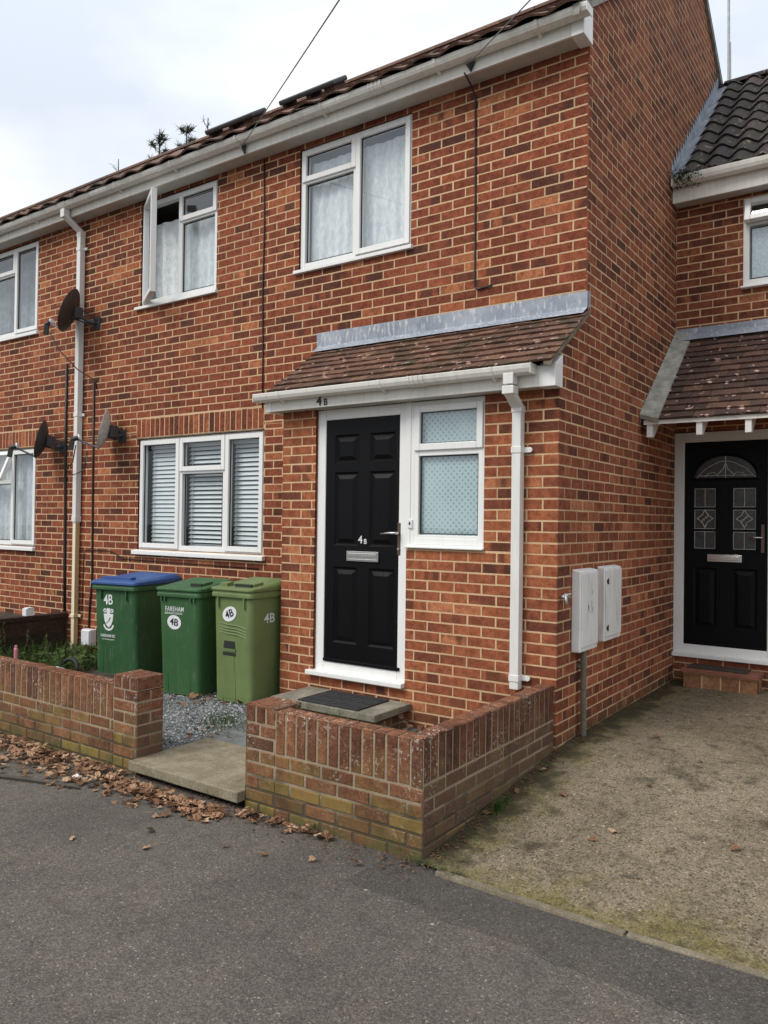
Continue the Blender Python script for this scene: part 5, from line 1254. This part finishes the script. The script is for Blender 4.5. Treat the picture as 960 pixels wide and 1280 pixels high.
cable('wall_cable', 'thin brown wire running along the wall below the ground floor window sill', 'cable', [(-5.99, yc, .35), (-5.97, yc, 1.02), (-5.94, yc, 1.06), (-5.6, yc, 1.07), (-5.45, yc, 1.06), (-5.25, yc, .99), (-5.0, yc, .985), (-3.2, yc, .97)], .005)
bkt = MB()
bkt.tube([(-3.31, .325, 4.95), (-3.30, .30, 4.93), (-3.27, .30, 4.885)], .012, 6); bkt.add([(-3.345, .318, 4.965), (-3.265, .318, 4.965), (-3.30, .322, 4.885), (-3.30, .29, 4.95)], [(0, 1, 3), (1, 2, 3), (2, 0, 3), (0, 2, 1)])
tag(bkt.build('cable_bracket', 'black'), 'black metal cable bracket on the fascia left of the closed upstairs window', 'bracket')
bkt = MB(); bkt.add([(-.92, .318, 4.965), (-.83, .318, 4.965), (-.875, .322, 4.885), (-.875, .285, 4.94)], [(0, 1, 3), (1, 2, 3), (2, 0, 3), (0, 2, 1)])
tag(bkt.build('cable_bracket', 'black'), 'black metal cable bracket on the fascia right of the closed upstairs window', 'bracket')
def sag(a, b, k=2.2, n=24, s=0.05):
    a, b = Vector(a), Vector(b); return [tuple(a+(b-a)*(k*i/n)-Vector((0, 0, s*(i/n)*(1-i/n)))) for i in range(n+1)]
cable('overhead_wire', 'thin overhead wire rising from the left fascia bracket', 'wire', sag((-3.30, .29, 4.95), (-.324, -2.0, 3.94)), .0042, 'wire')
cable('overhead_wire', 'thin overhead wire rising from the right fascia bracket', 'wire', sag((-.875, .285, 4.94), (.207, -1.0, 4.30)), .0040, 'wire')

# ------------------------------------------------------------------ aerial mast on the gable
am = thing('aerial_mast', 'thin aerial mast clamped to the rear gable verge', 'aerial', (.07, 4.85, 6.2))
t = MB(); t.tube([(.075, 4.83, 6.15), (.07, 4.80, 8.2)], .016, 8); t.tube([(.10, 4.83, 6.35), (.095, 4.81, 7.1)], .006, 6); t.build('mast', 'galv', am)
t = MB()
for z in (6.28, 6.52): t.box(-.01, .10, 4.62, 4.65, z-.012, z+.012); t.box(.06, .10, 4.62, 4.85, z-.010, z+.010); t.tube([(.075, 4.83, z-.02), (.075, 4.83, z+.02)], .028, 10)
t.box(.001, .012, 4.60, 4.66, 6.22, 6.58); t.build('clamp', 'black', am)
t = MB(); t.tube([(.10, 4.82, 6.55), (.15, 4.80, 6.42), (.10, 4.75, 6.25), (.05, 4.55, 6.15), (.02, 4.25, 6.0), (.015, 4.05, 5.75)], .006, 6); t.build('lead_wire', 'cable', am)

# ------------------------------------------------------------------ leaves
def leaf_shape(r):
    if R.random() < .45:
        tips = [(-.02, 0), (-.28, .02), (-.42, .22), (-.34, .34), (-.44, .56), (-.22, .62), (0, .98), (.22, .62), (.44, .56), (.34, .34), (.42, .22), (.28, .02), (.02, 0)]
    else:
        tips = [(-.02, 0), (-.20, .10), (-.33, .30), (-.36, .46), (-.28, .66), (-.14, .84), (0, 1.02), (.14, .84), (.28, .66), (.36, .46), (.33, .30), (.20, .10), (.02, 0)]
    return [(x*r*R.uniform(.75, 1.2), y*r*R.uniform(.88, 1.12)) for x, y in tips]
def add_leaf(mb, p, r, tiltmax, curl, tone=None):
    sh = leaf_shape(r); cx, cy = 0, .42*r
    rot = Matrix.Rotation(R.uniform(0, 6.283), 3, 'Z') @ Matrix.Rotation(R.uniform(-tiltmax, tiltmax), 3, 'X') @ Matrix.Rotation(R.uniform(-tiltmax, tiltmax), 3, 'Y')
    k = R.uniform(.3, 1)*curl/r*R.choice((1, 1, -1)); k2 = R.uniform(-.6, .6)*curl/r
    pts = [(cx, cy)]+sh+[((a[0]+cx)*.5, (a[1]+cy)*.5) for a in sh]
    vs = [Vector(p)+rot @ Vector((x, y-cy, k*x*x*2.2+k2*(y-cy)**2+R.uniform(-.09, .09)*r)) for x, y in pts]
    n = len(sh); zmin = min(v.z for v in vs)
    dz = p[2]-zmin
    vs = [(v.x, v.y, v.z+dz) for v in vs]
    fs = []
    for i in range(n):
        j = (i+1) % n
        fs += [(0, 1+n+i, 1+n+j), (1+n+i, 1+i, 1+j, 1+n+j)]
    mb.add(vs, fs, (tone if tone is not None else min(1, max(0, R.gauss(.52, .30))), 0, R.random(), 1))
mb = MB()
def drift(x):                                                  # width of the leaf drift in front of the walls
    if x < -2.3: return .44+(-2.3-x)*.10
    if x < -1.3: return .24
    return max(.05, .20-.20*(x+1.3))
for i in range(1700):
    x = R.uniform(-5.2, -.5)
    if x > -1.25 and R.random() < .82: continue
    wdt = min(.85, drift(x)); d = abs(R.gauss(0, .42))*wdt
    if d > wdt*1.25: continue
    y0 = YF-.012 if (x < -2.25 or x > -1.2) else -1.735
    h = max(0, (1-d/wdt))*R.random()*.028
    add_leaf(mb, (x, y0-.03-d, PZ+.004+h), R.choice((R.uniform(.024, .045), R.uniform(.040, .072))), .38, .5)
o = mb.build('leaf_litter', 'leaf', attr=True); o['kind'] = 'stuff'; o['label'] = 'drift of dry brown fallen leaves along the foot of the garden walls'
mb = MB()                                                      # crumbs of leaf and soil at wall feet
for i in range(1400):
    q = R.random()
    if q < .55: x = R.uniform(-4.2, .05); y = YF-.015-abs(R.gauss(0, .09)); z = PZ+.006
    elif q < .8: x = .0+abs(R.gauss(0, .05)); y = R.uniform(-1.6, .0); z = drive_z(x, y)+.002
    else: x = abs(R.gauss(0, .05))+.005; y = R.uniform(.0, 2.8); z = drive_z(x, y)+.002
    r = R.uniform(.004, .013); a = R.uniform(0, 6.28)
    pt = [(x+r*math.cos(a+k)*R.uniform(.5, 1), y+r*math.sin(a+k)*R.uniform(.5, 1), z+R.uniform(0, .006)) for k in (0, 1.6, 3.1, 4.7)]
    mb.add(pt+[(x, y, z+.007)], [(0, 1, 4), (1, 2, 4), (2, 3, 4), (3, 0, 4)], (R.uniform(0, .35), 0, R.random(), 1))
o = mb.build('soil_debris', 'leaf', attr=True); o['kind'] = 'stuff'; o['label'] = 'dark crumbs of soil and leaf at the wall feet'
for i, (x, y, r) in enumerate([(.30, -.62, .055), (.69, -.91, .05), (.63, -1.03, .05), (.03, -1.03, .06), (.05, -.70, .045), (.69, -.27, .05), (.10, .22, .06), (1.25, -.80, .05), (.47, .67, .05), (.95, 1.9, .05), (.55, 2.3, .045), (.72, 1.5, .045), (1.2, .6, .05), (.85, .25, .04), (.06, -.35, .05), (.40, 1.2, .04), (1.5, 1.2, .05)]):
    t = MB(); add_leaf(t, (0, 0, 0), r, .4, .5, tone=R.choice((.25, .4, .6, .95)))
    o = t.build('fallen_leaf', 'leaf', attr=True); o.location = (x, y, drive_z(x, y)+.004)
    tag(o, 'dry brown fallen leaf lying on the concrete driveway', 'leaf', 'fallen leaves on the driveway')
for i, (x, y, r) in enumerate([(-.68, -2.05, .05), (-1.2, -2.35, .05), (-.9, -2.1, .04), (-.25, -1.85, .05), (-1.6, -2.5, .045), (-2.0, -2.75, .05), (-1.35, -2.2, .055), (-.45, -1.95, .04)]):
    t = MB(); add_leaf(t, (0, 0, 0), r, .4, .5)
    o = t.build('fallen_leaf', 'leaf', attr=True); o.location = (x, y, PZ+.012)
    tag(o, 'dry brown fallen leaf lying on the asphalt pavement', 'leaf', 'fallen leaves on the pavement')
mb = MB()
for i in range(40): add_leaf(mb, (R.uniform(-1.15, -.55), R.uniform(-.5, -.08), GZ+.01+R.random()*.10), R.uniform(.04, .07), .8, .6, tone=R.uniform(0, .5))
for i in range(36): add_leaf(mb, (R.uniform(-3.3, -2.4), R.choice((R.gauss(-.33, .06), R.gauss(-.6, .12))), GZ+.015), R.uniform(.035, .06), .6, .6, tone=R.uniform(.1, .7))
for i in range(26): add_leaf(mb, (R.gauss(-2.32, .1), R.gauss(-1.0, .2), GZ-.03), R.uniform(.03, .055), .6, .6, tone=R.uniform(.1, .6))
o = mb.build('garden_leaves', 'leaf', attr=True); o['kind'] = 'stuff'; o['label'] = 'dead leaves caught in the front garden'
t = MB(); t.tube([(-3.0, -2.25, PZ+.015), (-2.6, -2.12, PZ+.018), (-2.25, -2.02, PZ+.012)], [.012, .010, .006], 6); tag(t.build('stick', 'bark'), 'thin bare stick lying in the leaf drift', 'stick')
t = MB(); add_leaf(t, (0, 0, 0), .06, .2, .4, tone=.9); o = t.build('paper_scrap', 'box_white'); o.location = (-2.35, -1.98, PZ+.05); tag(o, 'crumpled white paper scrap lying among the leaves', 'litter')

# ------------------------------------------------------------------ gravel, grass, weeds, litter in the garden
mb = MB()
for i in range(8500):
    x = R.uniform(-3.75, -1.24); y = R.uniform(-1.45, .35)
    if R.random() < .35: x = R.uniform(-2.9, -1.24); y = R.uniform(-1.2, -.2)
    if -2.24 < x < -1.22 and y < -.56: continue
    r = R.uniform(.006, .014); z = gz(y)+r*R.uniform(.1, .7)
    m3 = Matrix.Rotation(R.uniform(0, 6.28), 3, Vector((R.random(), R.random(), R.random()+.1)).normalized())
    pts = [Vector(p)*r for p in ((1, 0, 0), (-1, .1, 0), (0, .8, 0), (.1, -.8, .1), (0, 0, .6), (0, .1, -.6))]
    vs = [tuple(m3 @ (p*R.uniform(.8, 1.2))+Vector((x, y, z))) for p in pts]
    mb.add(vs, [(0, 2, 4), (2, 1, 4), (1, 3, 4), (3, 0, 4), (2, 0, 5), (1, 2, 5), (3, 1, 5), (0, 3, 5)], (R.random(), 0, 0, 1))
o = mb.build('gravel', 'stone', attr=True); o['kind'] = 'stuff'; o['label'] = 'blue grey gravel covering the small front garden'
def blade(mb, p, h, wd, lean, tone, n=4):
    a = R.uniform(0, 6.283); d = Vector((math.cos(a), math.sin(a), 0)); s = Vector((-d.y, d.x, 0))
    vs = []
    for i in range(n+1):
        t = i/n; c = Vector(p)+d*(lean*h*t*t)+Vector((0, 0, h*(t-.25*lean*t*t))); ww = wd*(1-t)**.7
        vs += [tuple(c-s*ww), tuple(c+s*ww)]
    mb.add(vs, [(2*i, 2*i+1, 2*i+3, 2*i+2) for i in range(n)], (tone, 0, R.random(), 1))
mb = MB()
for i in range(1900):
    x = R.uniform(-6.2, -4.72); y = R.uniform(-1.45, .42)
    k = .5+.5*math.sin(x*7+1)*math.cos(y*6)
    blade(mb, (x, y, GZ+.01), R.uniform(.07, .20)*(.6+.7*k), R.uniform(.003, .009), R.uniform(.2, 1.1), min(1, max(0, R.gauss(.55, .22))))
for i in range(420):
    x, y = R.gauss(-2.38, .12), R.gauss(-.72, .10); blade(mb, (x, y, gz(y)+.003), R.uniform(.015, .05), .003, R.uniform(.3, 1.2), R.uniform(.4, .9), 2)
for i in range(160):
    x, y = .03+abs(R.gauss(0, .03)), R.gauss(-.93, .06); blade(mb, (x, y, drive_z(x, y)), R.uniform(.02, .07), .003, R.uniform(.4, 1.3), R.uniform(.3, .8), 2)
for i in range(60): blade(mb, (R.uniform(-.98, -.3), YF+.13+R.uniform(-.01, .05), .30), R.uniform(.04, .12), .003, R.uniform(.2, .9), R.uniform(.4, .9), 3)
for i in range(90): blade(mb, (R.uniform(-.1, .25), YF-.02-abs(R.gauss(0, .03)), PZ+.004), R.uniform(.015, .04), .003, R.uniform(.4, 1.3), R.uniform(.1, .6), 2)
o = mb.build('grass', 'grass', attr=True); o['kind'] = 'stuff'; o['label'] = 'rough grass and weeds in the front garden'
spots = [(-6.02, -.55, .42, 'tall dry seed-headed weed stem near the dividing wall, tallest'), (-5.75, -.18, .30, 'short dry weed stem beside the tall downpipe'), (-5.62, -.75, .34, 'leggy dry weed stem behind the long garden wall'), (-6.15, -.9, .40, 'leaning dry weed stem at the left edge of the garden')]
for (x, y, h, lab) in spots:
    root = thing('weed_plant', lab, 'plant', (x, y, GZ), 0, 'weeds in the soil bed')
    t = MB()
    for k in range(4):
        a = R.uniform(0, 6.28); e = Vector((x+.12*math.cos(a), y+.12*math.sin(a), GZ+h*R.uniform(.7, 1.05))); t.tube([(x, y, GZ), (x+.04*math.cos(a), y+.04*math.sin(a), GZ+h*.5), tuple(e)], [.004, .003, .0015], 5)
        for j in range(14): blade(t, tuple(e-Vector((0, 0, R.uniform(0, .12)))), R.uniform(.015, .035), .004, 1.0, R.uniform(.8, 1), 2)
    t.build('stem', 'grass', root, attr=True)
    t = MB()
    for j in range(22): blade(t, (x+R.gauss(0, .02), y+R.gauss(0, .02), GZ+R.uniform(0, h*.4)), R.uniform(.08, .2), .012, R.uniform(.6, 1.4), R.uniform(.3, .8))
    t.build('foliage', 'grass', root, attr=True)
mb = MB()                                                      # broad leaves of ground ivy in the bed
for i in range(260):
    x, y = R.uniform(-5.7, -4.8), R.uniform(-.5, .30); z = GZ+R.uniform(.03, .15); r = R.uniform(.02, .04)
    rot = Matrix.Rotation(R.uniform(0, 6.28), 3, 'Z') @ Matrix.Rotation(R.uniform(-.7, .7), 3, 'X')
    mb.add([tuple(Vector((x, y, z))+rot @ Vector(p)*r) for p in ((0, -.9, 0), (.8, -.2, .12), (.55, .6, .1), (0, 1, -.1), (-.55, .6, .1), (-.8, -.2, .12))], [(0, 1, 2, 3), (0, 3, 4, 5)], (R.uniform(.5, .85), 0, R.random(), 1))
o = mb.build('ground_ivy', 'grass', attr=True); o['kind'] = 'stuff'; o['label'] = 'low broad-leaved weeds beside the bin'
t = MB(); t.tube([(0, 0, 0), (0, 0, .12), (0, 0, .13), (0, 0, .155)], [.019, .019, .013, .012], 12); o = t.build('pink_bottle', 'pink', smooth=False); o.location = (-5.42, -.62, GZ+.10); o.rotation_euler = (0.05, .06, 0); tag(o, 'small pink plastic bottle upright among the weeds', 'bottle')
t = MB(); t.loft([rrect(.09, .07, .03, 0), rrect(.10, .08, .035, .04), rrect(.05, .04, .018, .065)]); o = t.build('red_toy', 'red', smooth=True); o.location = (-4.96, -.62, GZ+.06); tag(o, 'small red plastic piece lying in the weeds beside the bin', 'litter')
bm = bmesh.new(); bmesh.ops.create_icosphere(bm, subdivisions=3, radius=.085)
for v in bm.verts: v.co *= R.uniform(.72, 1.12); v.co.z *= .6
me = bpy.data.meshes.new('crumpled_bag'); bm.to_mesh(me); bm.free(); me.materials.append(M['bag'])
o = bpy.data.objects.new('crumpled_bag', me); COL.objects.link(o); o.location = (-4.80, -.58, GZ+.06); tag(o, 'crumpled white plastic bag lying beside the blue-lidded bin', 'litter')
t = MB(); t.tube([(-4.83+.13*math.cos(a), -.42+.05*math.sin(a)*.6, GZ+.05+.10*math.sin(a)) for a in [math.pi*k/12 for k in range(13)]], .018, 8); tag(t.build('hose_loop', 'rubber', smooth=True), 'black hose arching out of the weeds beside the bin', 'hose')

# ------------------------------------------------------------------ trees behind the house
def tree(label, x, y, h, spread, seed, leafy):
    rr = random.Random(seed)
    root = thing('garden_tree', label, 'tree', (x, y, 0), 0, 'trees behind the roof')
    t = MB(); t.tube([(x, y, 0), (x+.1, y, h*.4), (x-.05, y+.05, h*.75), (x+.03, y, h)], [.22, .16, .08, .012], 8)
    cr = MB()
    for k in range(70):
        f = rr.uniform(.25, .99); a = rr.uniform(0, 6.28); ln = spread*(1-f)*1.1+.22
        p0 = Vector((x, y, h*f)); d = Vector((math.cos(a), math.sin(a), rr.uniform(.35, .9))).normalized()
        p1 = p0+d*ln*.6; p2 = p0+d*ln+Vector((0, 0, .06))
        t.tube([tuple(p0), tuple(p1), tuple(p2)], [.03*(1-f)+.010, .02*(1-f)+.008, .005], 5)
        m_ = 60 if leafy else 14
        for j in range(m_):
            q = p0+(p2-p0)*rr.uniform(.3, 1.02); e = Vector((rr.gauss(0, 1), rr.gauss(0, 1), rr.gauss(.5, .8))).normalized()*rr.uniform(.10, .30); s = e.cross(Vector((rr.random(), rr.random(), rr.random()))).normalized()*(.017 if leafy else .007)
            cr.add([tuple(q-s), tuple(q+e*.5-s*.7), tuple(q+e), tuple(q+e*.5+s*.7), tuple(q+s)], [(0, 1, 2, 3, 4)], (rr.random(), 0, 0, 1))
    t.build('trunk', 'bark', root); cr.build('crown', 'fir', root, attr=True)
tree('tall dark fir whose tip shows above the roof, left of the roof windows', -19.2, 12, 14.5, 2.2, 3, True)
tree('second dark fir tip just right of the tallest tip', -18.2, 12.3, 14.35, 1.8, 5, True)
tree('slender tree tip showing above the farther roof window', -16.85, 12, 14.2, 1.2, 8, False)
tree('bare twig tip showing above the roof farthest left', -21.4, 12, 14.05, .9, 11, False)

# ------------------------------------------------------------------ light, sky, camera
sun_el, sun_az = rad(48), rad(205)           # azimuth from +Y clockwise: from behind the camera, slightly left
sd = bpy.data.lights.new('Sun', 'SUN'); sd.energy = 2.25; sd.angle = rad(24); sd.color = (1.0, 0.95, 0.88)
so = bpy.data.objects.new('Sun', sd); COL.objects.link(so)
to_sun = Vector((math.sin(sun_az)*math.cos(sun_el), math.cos(sun_az)*math.cos(sun_el), math.sin(sun_el)))
so.rotation_euler = to_sun.to_track_quat('Z', 'Y').to_euler()
wd = bpy.data.worlds.new('World'); SC.world = wd; wd.use_nodes = True
nt = wd.node_tree; nt.nodes.clear()
out = nt.nodes.new('ShaderNodeOutputWorld')
sky = nt.nodes.new('ShaderNodeTexSky'); sky.sky_type = 'NISHITA'; sky.sun_disc = False; sky.sun_elevation = sun_el; sky.sun_rotation = sun_az
bg1 = nt.nodes.new('ShaderNodeBackground'); bg1.inputs[1].default_value = 0.10; nt.links.new(sky.outputs[0], bg1.inputs[0])
tc = nt.nodes.new('ShaderNodeTexCoord'); mp = nt.nodes.new('ShaderNodeMapping'); mp.inputs['Scale'].default_value = (1, 1, 2.2); nt.links.new(tc.outputs['Generated'], mp.inputs[0])
nz = nt.nodes.new('ShaderNodeTexNoise'); nz.inputs['Scale'].default_value = 1.9; nz.inputs['Detail'].default_value = 5; nz.inputs['Roughness'].default_value = 0.5; nt.links.new(mp.outputs[0], nz.inputs[0])
cr = nt.nodes.new('ShaderNodeValToRGB'); cr.color_ramp.elements[0].position = .40; cr.color_ramp.elements[0].color = (.60, .655, .74, 1); cr.color_ramp.elements[1].position = .58; cr.color_ramp.elements[1].color = (.84, .86, .885, 1); nt.links.new(nz.outputs[0], cr.inputs[0])
sp = nt.nodes.new('ShaderNodeSeparateXYZ'); nt.links.new(tc.outputs['Generated'], sp.inputs[0])
zr_ = nt.nodes.new('ShaderNodeMapRange'); zr_.inputs[1].default_value = 0.0; zr_.inputs[2].default_value = 1.0; zr_.inputs[3].default_value = 0.97; zr_.inputs[4].default_value = 1.85; nt.links.new(sp.outputs[2], zr_.inputs[0])
bg2 = nt.nodes.new('ShaderNodeBackground'); nt.links.new(cr.outputs[0], bg2.inputs[0]); nt.links.new(zr_.outputs[0], bg2.inputs[1])
mx = nt.nodes.new('ShaderNodeMixShader'); mx.inputs[0].default_value = 0.95
nt.links.new(bg1.outputs[0], mx.inputs[1]); nt.links.new(bg2.outputs[0], mx.inputs[2]); nt.links.new(mx.outputs[0], out.inputs[0])

cam = bpy.data.cameras.new('Camera'); co = bpy.data.objects.new('Camera', cam); COL.objects.link(co)
cam.sensor_fit = 'HORIZONTAL'; cam.sensor_width = 36; cam.lens = 974.95/960*36; cam.clip_end = 1000; cam.clip_start = 0.05
yaw, pit, rol = rad(34.9447), rad(0.7033), rad(-0.7377)
fw = Vector((-math.sin(yaw)*math.cos(pit), math.cos(yaw)*math.cos(pit), math.sin(pit))); rt = Vector((math.cos(yaw), math.sin(yaw), 0)); dn = -rt.cross(fw)
r_ = rt*math.cos(rol)+dn*math.sin(rol); d_ = -rt*math.sin(rol)+dn*math.cos(rol)
m3 = Matrix((r_, -d_, -fw)).transposed()
co.matrix_world = Matrix.Translation((2.01871, -4.90712, 1.43186)) @ m3.to_4x4()
SC.camera = co
SC.view_settings.view_transform = 'Standard'; SC.view_settings.look = 'None'; SC.view_settings.exposure = 0
SC.cycles.max_bounces = 8; SC.cycles.transparent_max_bounces = 12
